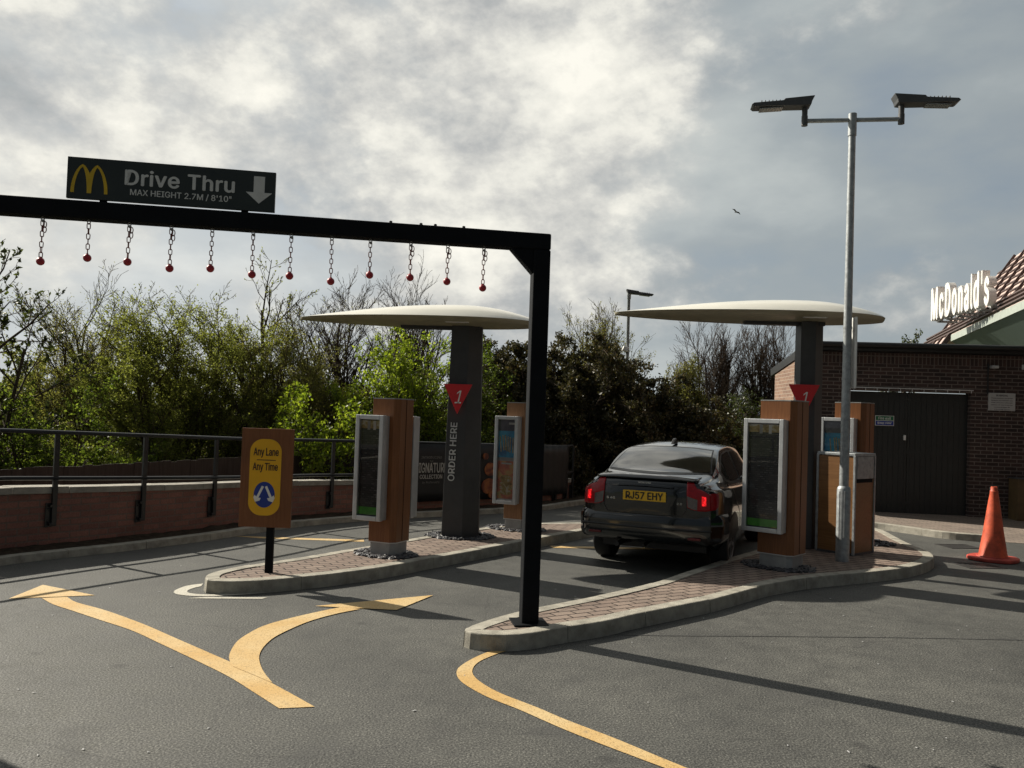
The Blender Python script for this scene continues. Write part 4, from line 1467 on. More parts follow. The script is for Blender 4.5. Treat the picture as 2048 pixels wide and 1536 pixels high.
MB().box((hw_ + 0.002, -0.005, 0.935), (0.008, 0.40, 0.05)).build('opening', 'black_steel', bn)

# ================================================================== LAMP POSTS
def led_head(name, parent, X, ln):
    """a flat LED lantern; local +x outwards"""
    h = MB()
    prof = [(-0.09, 0.085), (0.26, 0.062), (0.28, 0.040), (ln - 0.03, 0.024), (ln, 0.002), (ln - 0.03, -0.024), (0.02, -0.034), (-0.045, -0.026), (-0.055, 0.015)]
    h.prism(prof, -0.095, 0.095, 'y', 0, X)
    hd = h.build(name, 'dark_grey', parent, bev=0.008)
    fins = MB()
    for i in range(6):
        fins.box((0.32 + i * (ln - .4) / 6, 0, 0.038), (0.008, 0.16, 0.026), 0, X @ Matrix.Rotation(R_(0), 4, 'Y'))
    fins.build('fins', 'dark_grey', hd)
    lens = MB()
    lens.box((ln * 0.64, 0, -0.031), (ln * 0.42, 0.14, 0.010), 0, X @ Matrix.Rotation(R_(1.5), 4, 'Y'))
    for i in range(8):
        lens.box((ln * 0.45 + i * ln * 0.052, 0, -0.037), (0.012, 0.12, 0.006), 0, X @ Matrix.Rotation(R_(1.5), 4, 'Y'))
    lens.build('lens', 'lens', hd)
    return hd


lp = thing('street_lamp', 'grey steel lamp post with two flat lanterns beside the litter bin', 'street lamp', (4.03, 10.13, 0.113))
sh = MB()
sh.lathe([(0.079, -0.02), (0.079, 0.86), (0.070, 0.885), (0.055, 0.90), (0.046, 3.6), (0.042, 5.2)], 24)
sh.build('shaft', 'galvanised', lp, smooth=True)
MB().box((-0.055, -0.055, 0.56), (0.075, 0.02, 0.56), 0, Matrix.Rotation(R_(-38), 4, 'Z') @ Matrix.Translation((0.06, -0.012, 0))).build('access_door', 'galvanised', lp, bev=0.004)
cl_ = MB()
cl_.lathe([(0.050, 5.15), (0.050, 5.42), (0.044, 5.425)], 20)
cl_.build('collar', 'galvanised', lp, smooth=True)
ay = R_(-9)
AX = Matrix.Translation((0, 0, 5.345)) @ Matrix.Rotation(ay, 4, 'Z')
for sgn in (-1, 1):
    ar = MB()
    ar.tube([(sgn * 0.04, 0, 0), (sgn * 0.55, 0, 0.0)], 0.027, 12, False, None, 0, AX)
    aro = ar.build('arm', 'galvanised', lp, smooth=True)
    sp = MB()
    sp.lathe([(0.038, -0.06), (0.038, 0.06), (0.033, 0.065), (0.036, 0.19)], 14, 0, AX @ Matrix.Translation((sgn * 0.56, 0, 0)))
    sp.build('spigot', 'dark_grey', aro, smooth=True)
    HX = AX @ Matrix.Translation((sgn * 0.545, 0, 0.20)) @ (Matrix.Rotation(math.pi, 4, 'Z') if sgn < 0 else Matrix.Identity(4)) @ Matrix.Rotation(R_(1.0), 4, 'Y')
    led_head('lantern', lp, HX, 0.66)

pt = thing('post_sign', 'thin white sign plate seen edge on, strapped to the lamp post', 'sign', (4.098, 10.12, 0))
MB().box((0.012, 0.09, 2.62), (0.02, 0.30, 0.86), 0, Matrix.Rotation(R_(3), 4, 'Z')).build('plate', 'white_sign', pt, bev=0.002)
for z in (2.3, 2.92):
    MB().lathe([(0.054, -0.014), (0.054, 0.014)], 20, 0, None, (-0.068, 0.01, z)).build('strap', 'galvanised', pt)

fl = thing('street_lamp', 'single headed lamp post rising out of the dark shrubs', 'street lamp', (3.26, 24.0, -0.95))
sh = MB()
sh.lathe([(0.085, 0), (0.085, 1.2), (0.06, 1.25), (0.042, 6.1), (0.055, 6.12), (0.06, 6.29)], 14)
sh.build('shaft', 'galvanised', fl, smooth=True)
led_head('lantern', fl, Matrix.Translation((0.0, 0, 6.30)) @ Matrix.Rotation(R_(4), 4, 'Y'), 0.70)
cm = thing('camera_housing', 'small white camera housing fixed to the far lamp post', 'camera', (3.17, 23.93, 3.66))
MB().box((0, 0, 0.06), (0.16, 0.22, 0.14), 0, Matrix.Rotation(R_(20), 4, 'Y')).build('housing', 'white_sign', cm, bev=0.02)
MB().box((0.06, 0.02, 0.0), (0.06, 0.05, 0.12)).build('bracket', 'dark_grey', cm)

# ================================================================== TRAFFIC CONE
cn = thing('traffic_cone', 'tall scuffed orange traffic cone on the asphalt by the building', 'traffic cone', (6.53, 11.33, 0.0))
c = MB()
c.lathe([(0.185, 0.05), (0.172, 0.075), (0.125, 0.38), (0.078, 0.72), (0.05, 0.91), (0.052, 0.925), (0.044, 0.935), (0.040, 0.985), (0.030, 0.988), (0.028, 0.93)], 36)
c.build('cone', 'cone', cn, smooth=True)
P = []
for i in range(48):
    a = 2 * math.pi * i / 48
    r_ = 0.315 * (1 + 0.035 * math.cos(4 * a))
    P.append((r_ * math.cos(a), r_ * math.sin(a)))
MB().prism(P, 0.004, 0.05).build('base', 'cone_base', cn, bev=0.012)
MB().lathe([(0.20, 0.05), (0.195, 0.062)], 36).build('collar', 'cone_base', cn, smooth=True)

# drain gratings
for x, y, rz, lab in ((6.72, 12.55, R_(8), 'iron drain grating in the asphalt behind the orange cone'),
                      (6.05, 10.82, R_(6), 'iron drain grating in the asphalt in front of the orange cone')):
    g = thing('drain_grate', lab, 'drain', (x, y, 0), rz)
    m_ = MB()
    for a, b_, c_, d_ in ((-.24, 0, .03, .40), (.24, 0, .03, .40), (0, -.185, .45, .03), (0, .185, .45, .03)):
        m_.box((a, b_, 0.004), (c_, d_, 0.008))
    m_.build('frame', 'iron', g)
    m_ = MB()
    for i in range(9):
        m_.box((-.20 + .05 * i, 0, 0.003), (0.022, 0.34, 0.006))
    m_.build('bars', 'iron', g)
    MB().box((0, 0, 0.0015), (0.45, 0.34, 0.001)).build('pit', 'black_steel', g)

# scattered crumbs on the tarmac
r = random.Random(77)
m_ = MB()
for i in range(60):
    y = r.uniform(4.1, 9.5)
    x = r.uniform(-0.58, 0.6) * y
    a = r.uniform(0.006, 0.018)
    b_ = r.uniform(0.004, 0.009)
    X = Matrix.Translation((x, y, 0.004)) @ Matrix.Rotation(r.uniform(0, 6.3), 4, 'Z')
    m_.add([(-a, 0, 0), (-a * .2, -b_, 0.001), (a, -b_ * .3, 0), (a * .3, b_, 0.001), (0, 0, 0.003)], [(0, 1, 4), (1, 2, 4), (2, 3, 4), (3, 0, 4)], 0, X)
stuff(m_.build('crumbs', 'grey_sign'), 'pale scattered crumbs and grit on the open tarmac', 'litter')

# ================================================================== BIRD
bd = thing('bird', 'small dark bird gliding in the cloudy sky', 'bird', (23.48, 90, 24.42), 0)
m_ = MB()
m_.lathe([(0.01, -.25), (0.05, -.12), (0.07, 0.02), (0.05, .14), (0.015, .22)], 10, 0, Matrix.Rotation(R_(90), 4, 'X') @ Matrix.Rotation(R_(20), 4, 'Y'))
m_.build('body', 'bird', bd, smooth=True)
for sgn in (-1, 1):
    w_ = MB()
    w_.add([(0, -.12, .02), (sgn * .28, -.16, .11), (sgn * .56, -.02, .02), (sgn * .30, .05, .09), (0, .1, .02),
            (0, -.12, -.01), (sgn * .28, -.16, .085), (sgn * .56, -.02, .01), (sgn * .30, .05, .07), (0, .1, -.01)],
           [(0, 1, 2, 3, 4), (9, 8, 7, 6, 5), (0, 5, 6, 1), (1, 6, 7, 2), (2, 7, 8, 3), (3, 8, 9, 4)])
    w_.build('wing', 'bird', bd)
bd.rotation_euler = (R_(-12), R_(33), 0)


# ================================================================== BRICK BUILDING
bl = thing('restaurant_building', 'brown brick service wing and pink tiled main roof of the restaurant', 'building', (0, 0, 0))
f0 = Vector((6.12, 16.78, 0))
fd = Vector((0.9945, -0.105, 0)).normalized()
FX = frame(f0, fd)                       # local x along the front, local -y towards the camera


def fx(mb_, *a, **k):
    return mb_.box(*a, X=FX, **k)


# front wall with the gate opening cut out: built from three panels butted together
G0, G1, GZ = 0.62, 2.90, 2.46
W_ = 6.2
MB().box((G0 / 2, 0.12, 1.5), (G0, 0.24, 3.0), 0, FX).build('front_wall', 'brown_brick', bl)
MB().box(((G1 + W_) / 2, 0.12, 1.5), (W_ - G1, 0.24, 3.0), 0, FX).build('front_wall', 'brown_brick', bl)
MB().box(((G0 + G1) / 2, 0.12, (GZ + 3.0) / 2), (G1 - G0, 0.24, 3.0 - GZ), 0, FX).build('front_wall', 'brown_brick', bl)
MB().box((W_ / 2, 0.12, 3.115), (W_, 0.246, 0.228), 0, FX).build('soldier_course', 'soldier', bl)
# side wall in the sun, falling away to the back
sdv = Vector((0.055, 1, 0)).normalized()
SX = frame(f0 + Vector((0.0, 0.0, 0)), sdv)
sw = MB()
sw.prism([(0.0, 0), (2.6, 0), (2.6, 2.86), (0.0, 3.228)], -0.004, 0.22, 'y', 0, frame(f0 + fd * 0.02 + Vector((0, 0.005, 0)), sdv))
sw.v = [tuple(v) for v in sw.v]
sw.build('side_wall', 'sunlit_brick', bl)
# flat roof, fascia and sloping verge
rf = MB()
a_, b_ = f0 - fd * 0.24 - Vector((0, 0.18, 0)), f0 + fd * (W_ + 0.2) - Vector((0, 0.18, 0))
c_, d_ = b_ + sdv * 3.05, a_ + sdv * 3.05
rf.add([(a_.x, a_.y, 3.40), (b_.x, b_.y, 3.40), (c_.x, c_.y, 3.02), (d_.x, d_.y, 3.02),
        (a_.x, a_.y, 3.235), (b_.x, b_.y, 3.235), (c_.x, c_.y, 2.85), (d_.x, d_.y, 2.85)],
       [(0, 1, 2, 3), (7, 6, 5, 4), (0, 4, 5, 1), (1, 5, 6, 2), (2, 6, 7, 3), (3, 7, 4, 0)])
rf.build('roof', 'fascia', bl)
gt = MB()
gt.tube([(a_.x + fd.x * t, a_.y + fd.y * t - 0.05, 3.345) for t in np.linspace(-0.05, W_, 12)], 0.055, 10)
gt.build('gutter', 'fascia', bl, smooth=True)
# big dark gates
gp = MB()
gw = (G1 - G0) / 2
for i in range(2):
    cx = G0 + gw * (i + 0.5)
    gp.box((cx, 0.15, GZ / 2), (gw - 0.012, 0.05, GZ - 0.03), 0, FX)
gate = gp.build('gate', 'gate', bl, bev=0.003)
gs = MB()
k = 22
for i in range(k):
    gs.box((G0 + (G1 - G0) * (i + 0.5) / k, 0.122, GZ / 2), (0.006, 0.008, GZ - 0.12), 0, FX)
for z in (0.25, 1.25, 2.3):
    gs.box(((G0 + G1) / 2, 0.120, z), (G1 - G0 - 0.04, 0.006, 0.05), 0, FX)
gs.build('slats', 'gate', gate)
MB().box((1.70, 0.09, 1.545), (0.035, 0.06, 0.10), 0, FX).build('handle', 'white_sign', gate, bev=0.006)
MB().box(((G0 + G1) / 2, 0.2, 0.012), (G1 - G0, 0.1, 0.02), 0, FX).build('threshold', 'coping', bl)
ln_ = MB()
ln_.box((1.76, -0.018, 2.515), (2.36, 0.02, 0.022), 0, FX)
for i in range(11):
    ln_.box((0.68 + i * 0.222, -0.018, 2.483), (0.014, 0.014, 0.045), 0, FX)
ln_.build('lintel_angle', 'aluminium', bl)
# security light, camera and socket box
MB().box((3.30, -0.06, 2.985), (0.13, 0.12, 0.06), 0, FX).build('wall_light', 'grey_sign', bl, bev=0.012)
MB().box((3.87, -0.06, 3.0), (0.08, 0.12, 0.10), 0, FX).build('wall_light', 'white_sign', bl, bev=0.012)
MB().box((3.335, -0.035, 0.56), (0.12, 0.06, 0.17), 0, FX).build('socket_box', 'white_sign', bl, bev=0.008)
MB().tube([tuple(FX @ Vector((3.2, -0.03, z))) for z in np.linspace(2.45, 3.05, 4)], 0.012, 6).build('conduit', 'black_paint', bl)

# notice and exit signs, cabinet
ns = thing('warning_notice', 'pale warning notice with six lines of small print on the brick wall', 'sign', tuple(FX @ Vector((3.47, -0.012, 2.31))))
ns.rotation_euler = (0, 0, math.atan2(fd.y, fd.x))
MB().box((0, 0, 0), (0.50, 0.016, 0.345)).build('plate', 'grey_sign', ns, bev=0.003)
text('lettering', 'WARNING', 'sign_ink', ns, L(0, 0.125, -0.0085), width=0.22, height=0.04, depth=0.001, bold=0.01)
for i, b in enumerate(('These premises are private', 'Parking is for customers only', 'while using the restaurant', 'Vehicles left here at any time', 'are parked at owners risk', 'Thank you')):
    text('lettering', b, 'sign_ink', ns, L(0, 0.07 - i * 0.044, -0.0085), width=0.40 if i < 4 else 0.3, height=0.022, depth=0.001, bold=0.02)
es = thing('exit_sign', 'small green and blue fire exit keep clear sign on the dark gate', 'sign', tuple(FX @ Vector((1.32, 0.115, 1.87))))
es.rotation_euler = (0, 0, math.atan2(fd.y, fd.x))
MB().box((0, 0, 0), (0.36, 0.008, 0.20)).build('plate', 'white_sign', es)
MB().box((0, -0.005, 0.048), (0.34, 0.003, 0.085)).build('green_panel', 'exit_green', es)
MB().box((0, -0.005, -0.048), (0.34, 0.003, 0.085)).build('blue_panel', 'blue_panel', es)
text('lettering', 'Fire exit', 'white_letter', es, L(0, 0.048, -0.007), width=0.24, height=0.055, depth=0.001, bold=0.01)
text('lettering', 'Keep clear', 'white_letter', es, L(0, -0.048, -0.007), width=0.27, height=0.055, depth=0.001, bold=0.01)
cb_ = thing('meter_cabinet', 'brown panelled cabinet standing against the brick wall behind the cone', 'cabinet', tuple(FX @ Vector((4.05, -0.20, 0.04))))
cb_.rotation_euler = (0, 0, math.atan2(fd.y, fd.x))
MB().box((0, 0, 0.40), (0.86, 0.36, 0.80)).build('body', 'olive', cb_, bev=0.006)
MB().box((0, 0, 0.805), (0.90, 0.40, 0.02)).build('lid', 'dark_grey', cb_, bev=0.004)
for x in (-0.215, 0.215):
    MB().box((x, -0.184, 0.40), (0.41, 0.012, 0.74)).build('door', 'olive', cb_, bev=0.003)

# main roof: steep slope of pink tiles with brown ribs, facing the lane
e = Vector((0.29, 0.957, 0)).normalized()
inn_ = Vector((e.y, -e.x, 0))
SL = R_(57)
up = inn_ * math.cos(SL) + Vector((0, 0, math.sin(SL)))
E0 = Vector((10.62, 17.1, 4.66))
nrm = Vector((-inn_.x * math.sin(SL), -inn_.y * math.sin(SL), math.cos(SL)))


def rp(s, t, o=0.0):
    return E0 + e * s + up * t + nrm * o


LN = 2.25
mb = MB()
S1, S0 = 11.8, -9.0
HT = 6.3                      # where the upper edge stops at the hip
mb.add([tuple(rp(S0, -0.25)), tuple(rp(S1, -0.25)), tuple(rp(HT, LN)), tuple(rp(S0, LN))], [(3, 2, 1, 0)])
tl = rp(HT, LN)
far = rp(S1, -0.25)
hip2 = far + inn_ * 9
mb.add([tuple(tl), tuple(far), tuple(hip2), tuple(tl + inn_ * 6), tuple(rp(S0, LN)), tuple(rp(S0, LN) + inn_ * 6)], [(0, 1, 2, 3), (0, 3, 5, 4)])
mr = mb.build('main_roof', 'roof_pink', bl)


def hip_t(t):
    """furthest s along the slope at height t"""
    return S1 + (HT - S1) * (t + 0.25) / (LN + 0.25)


for s in np.arange(S0 + 0.4, S1 - 0.4, 1.15):
    tm = LN if s <= HT else (S1 - s) / (S1 - HT) * (LN + .25) - 0.25
    if tm < 0.2:
        continue
    X = frame(rp(s, 0.02, 0.03), e, up)
    MB().box((0, 0, (tm - 0.0) / 2), (0.06, 0.075, tm), 0, X).build('rib', 'rib', mr)
bt_ = MB()
for t in np.arange(0.24, LN - 0.06, 0.20):
    s1 = hip_t(t)
    X = frame(rp((S0 + s1) / 2, t, 0.016), e, up)
    bt_.box((0, 0, 0), (s1 - S0, 0.026, 0.055), 0, X)
bt_.build('battens', 'rib', mr)
# lower rails along the eave, far part running on beyond the fascia
for t, o in ((0.06, 0.09), (-0.10, 0.09), (-0.26, 0.09)):
    X = frame(rp((S0 + S1) / 2, t, o), e, up)
    MB().box((0, 0, 0), (S1 - S0, 0.06, 0.06), 0, X).build('eave_rail', 'rib', mr)
# pale green fascia and boxed soffit under the near part
fa = MB()
Sf = 7.0
pa, pb = rp(S0, -0.31, 0.06), rp(Sf, -0.31, 0.06)
fa.add([tuple(pa), tuple(pb), tuple(pb + Vector((0, 0, -0.18))), tuple(pa + Vector((0, 0, -0.18))),
        tuple(pa + inn_ * .1), tuple(pb + inn_ * .1), tuple(pb + inn_ * .1 + Vector((0, 0, -0.18))), tuple(pa + inn_ * .1 + Vector((0, 0, -0.18)))],
       [(0, 1, 2, 3), (1, 5, 6, 2), (4, 0, 3, 7), (0, 4, 5, 1), (3, 2, 6, 7)])
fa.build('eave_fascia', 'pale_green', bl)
so = MB()
z_ = Vector((0, 0, -0.175))
qa, qb = pa + z_ + inn_ * 0.02, pb + z_ + inn_ * 0.02
dn = inn_ * 0.9 + Vector((0, 0, -0.75))
so.add([tuple(qa), tuple(qb), tuple(qb + dn), tuple(qa + dn), tuple(qb + inn_ * 2.5), tuple(qb + inn_ * 2.5 + Vector((0, 0, -.75)))],
       [(0, 1, 2, 3), (1, 4, 5, 2)])
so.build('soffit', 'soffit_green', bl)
# pink tile panels below the far part of the eave
for i in range(5):
    s = Sf + 0.25 + i * 1.03
    X = frame(rp(s + 0.45, -0.55, 0.04), e, up)
    MB().box((0, 0, 0), (0.86, 0.06, 0.50), 0, X).build('tile_panel', 'roof_pink', mr)
for i in range(6):
    s = Sf + 0.20 + i * 1.03
    X = frame(rp(s - 0.05, -0.55, 0.06), e, up)
    MB().box((0, 0, 0), (0.13, 0.12, 0.56), 0, X).build('rib', 'rib', mr)
# main walls, mostly hidden
mw = MB()
wa, wb_ = E0 + e * S0 + inn_ * 1.1, E0 + e * (S1 - 1) + inn_ * 1.1
P = [(wa.x, wa.y), (wb_.x, wb_.y), (wb_.x + inn_.x * 6, wb_.y + inn_.y * 6), (wa.x + inn_.x * 6, wa.y + inn_.y * 6)]
mw.prism(P, 0, 3.6, 'z')
mw.build('main_wall', 'brown_brick', bl)

# big standing letters on the roof edge
sg = thing('roof_sign', 'large white block letters standing along the restaurant roof edge', 'sign', (0, 0, 0))
sa, sc_ = Vector((11.26, 22.35, 4.64)), Vector((10.93, 19.0, 4.64))
sdir = (sc_ - sa)
SLn = sdir.length
sdir.normalize()
word = "McDonald's"
# advance widths measured from one piece of lettering so that the spacing is the font's own
cu = bpy.data.curves.new('measure', 'FONT')
if FONT:
    cu.font = FONT
adv = []
for i in range(len(word)):
    cu.body = word[: i + 1]
    ob = bpy.data.objects.new('measure', cu)
    COL.objects.link(ob)
    dg = C.evaluated_depsgraph_get()
    me = bpy.data.meshes.new_from_object(ob.evaluated_get(dg))
    xs = [v.co.x for v in me.vertices]
    zs = [v.co.y for v in me.vertices]
    adv.append((max(xs), min(zs), max(zs)))
    bpy.data.objects.remove(ob)
    bpy.data.meshes.remove(me)
bpy.data.curves.remove(cu)
tot = adv[-1][0]
caph = adv[0][2] - adv[0][1]
HL = 0.80
x0 = 0.0
for i, ch in enumerate(word):
    cu = bpy.data.curves.new('m', 'FONT')
    cu.body = ch
    if FONT:
        cu.font = FONT
    ob = bpy.data.objects.new('m', cu)
    COL.objects.link(ob)
    dg = C.evaluated_depsgraph_get()
    me = bpy.data.meshes.new_from_object(ob.evaluated_get(dg))
    xs = [v.co.x for v in me.vertices]
    zs = [v.co.y for v in me.vertices]
    w, zlo, zhi = max(xs) - min(xs), min(zs), max(zs)
    bpy.data.objects.remove(ob)
    bpy.data.meshes.remove(me)
    bpy.data.curves.remove(cu)
    xr = adv[i][0]
    xc = (xr - w / 2) / tot * SLn
    zc = (zlo + zhi) / 2 / caph * HL
    hh = (zhi - zlo) / caph * HL
    X = frame(sa + sdir * xc + Vector((0, 0, zc)), sdir)
    lt = text('letter', ch, 'white_sign', sg, X, width=w / tot * SLn * 0.99, height=hh, depth=0.17, bold=0.036)
for s in np.linspace(0.2, SLn - 0.2, 6):
    br = MB()
    p = sa + sdir * s
    nl = frame(p, sdir)
    br.box((0, 0.2, -0.06), (0.05, 0.5, 0.05), 0, nl)
    br.box((0, 0.0, -0.03), (0.3, 0.06, 0.04), 0, nl)
    br.build('bracket', 'grey_sign', sg)


# ================================================================== TREES AND SHRUBS
def rot_about(d, ang, az):
    d = d / np.linalg.norm(d)
    ref = np.array([0, 0, 1.0]) if abs(d[2]) < 0.9 else np.array([1.0, 0, 0])
    u_ = np.cross(d, ref)
    u_ /= np.linalg.norm(u_)
    v_ = np.cross(d, u_)
    return d * math.cos(ang) + (u_ * math.cos(az) + v_ * math.sin(az)) * math.sin(ang)


def grow(rng, starts, spec):
    """spec: per level (children, length factor, angle lo, angle hi, upward pull, wander, points, t0)"""
    lev = [[] for _ in range(len(spec) + 1)]
    todo = [(np.array(p, float), np.array(d, float), ln, r, 0) for p, d, ln, r in starts]
    while todo:
        p, d, ln, r, l = todo.pop()
        sp = spec[l] if l < len(spec) else None
        npt = 6 if l == 0 else 5 if l == 1 else 4
        pull, wan = (sp[4], sp[5]) if sp else (spec[-1][4], spec[-1][5] * 1.3)
        pts = [p]
        dd = d / np.linalg.norm(d)
        for i in range(npt - 1):
            dd = dd + rng.normal(0, wan, 3) + np.array([0, 0, pull])
            dd /= np.linalg.norm(dd)
            pts.append(pts[-1] + dd * ln / (npt - 1))
        lev[l].append((np.array(pts), r, r * (0.35 if sp else 0.4)))
        if sp is None:
            continue
        nch = max(1, int(round(sp[0] * rng.uniform(0.75, 1.25))))
        for c in range(nch):
            t = sp[7] + (1 - sp[7]) * (c + rng.uniform(0, 1)) / nch
            t = min(t, 0.985)
            k_ = t * (npt - 1)
            i = int(k_)
            q = pts[i] + (pts[i + 1] - pts[i]) * (k_ - i)
            bd_ = pts[i + 1] - pts[i]
            nd_ = rot_about(bd_, rng.uniform(sp[2], sp[3]), rng.uniform(0, 2 * math.pi))
            todo.append((q, nd_, ln * sp[1] * rng.uniform(0.7, 1.2) * (1.12 - 0.45 * t), r * (1 - 0.62 * t) * 0.62, l + 1))
    return lev


def tubes_np(branches, n, rmin=0.0035):
    V, Fc = [], []
    o = 0
    ang = np.arange(n) * 2 * math.pi / n
    ca, sa = np.cos(ang), np.sin(ang)
    for pts, r0, r1 in branches:
        k = len(pts)
        T = np.gradient(pts, axis=0)
        T /= np.linalg.norm(T, axis=1)[:, None] + 1e-9
        ref = np.array([0.31, 0.22, 0.93]) if abs(T[0][2]) < 0.85 else np.array([0.9, 0.3, 0.1])
        U = np.cross(T, ref)
        U /= np.linalg.norm(U, axis=1)[:, None] + 1e-9
        W2 = np.cross(T, U)
        R = np.maximum(np.linspace(r0, r1, k), rmin)
        ring = pts[:, None, :] + R[:, None, None] * (U[:, None, :] * ca[None, :, None] + W2[:, None, :] * sa[None, :, None])
        V.append(ring.reshape(-1, 3))
        a = (np.arange(k - 1) * n)[:, None] + np.arange(n)[None, :]
        b = (np.arange(k - 1) * n)[:, None] + ((np.arange(n) + 1) % n)[None, :]
        Fc.append(np.stack([a, b, b + n, a + n], -1).reshape(-1, 4) + o)
        o += k * n
    if not V:
        return np.zeros((0, 3)), np.zeros((0, 4), int)
    return np.concatenate(V), np.concatenate(Fc)


def leaf_quads(rng, cen, size, aspect=0.55, droop=0.0):
    n = len(cen)
    a = rng.normal(size=(n, 3))
    a[:, 2] -= droop
    a /= np.linalg.norm(a, axis=1)[:, None]
    b = np.cross(a, rng.normal(size=(n, 3)))
    b /= np.linalg.norm(b, axis=1)[:, None] + 1e-9
    s_ = size * rng.uniform(0.6, 1.35, n)[:, None]
    V = np.stack([cen - a * s_ * 0.5, cen + b * s_ * aspect * 0.5 - a * s_ * 0.05, cen + a * s_ * 0.5, cen - b * s_ * aspect * 0.5 - a * s_ * 0.05], 1)
    return V.reshape(-1, 3), np.arange(4 * n).reshape(-1, 4)


def np_mesh(name, parts, mats):
    """parts: list of (verts, quads, material index)"""
    V, Fq, MI = [], [], []
    o = 0
    for v, f, mi in parts:
        if len(v) == 0:
            continue
        V.append(v)
        Fq.append(f + o)
        MI.append(np.full(len(f), mi, np.int32))
        o += len(v)
    V, Fq, MI = np.concatenate(V).astype(np.float32), np.concatenate(Fq).astype(np.int32), np.concatenate(MI)
    me = bpy.data.meshes.new(name)
    me.vertices.add(len(V))
    me.vertices.foreach_set('co', V.ravel())
    me.loops.add(Fq.size)
    me.loops.foreach_set('vertex_index', Fq.ravel())
    me.polygons.add(len(Fq))
    me.polygons.foreach_set('loop_start', np.arange(0, Fq.size, 4, dtype=np.int32))
    for m in mats:
        me.materials.append(M[m])
    me.polygons.foreach_set('material_index', MI)
    me.update(calc_edges=True)
    me.validate()
    return me


def along(rng, branches, n, spread, tmin=0.25):
    """n random points scattered near the branches"""
    k = len(branches)
    idx = rng.integers(0, k, n)
    t = rng.uniform(tmin, 1.0, n)
    out = np.empty((n, 3))
    for j in range(n):
        p = branches[idx[j]][0]
        f = t[j] * (len(p) - 1)
        i = min(int(f), len(p) - 2)
        out[j] = p[i] + (p[i + 1] - p[i]) * (f - i)
    return out + rng.normal(0, spread, (n, 3))


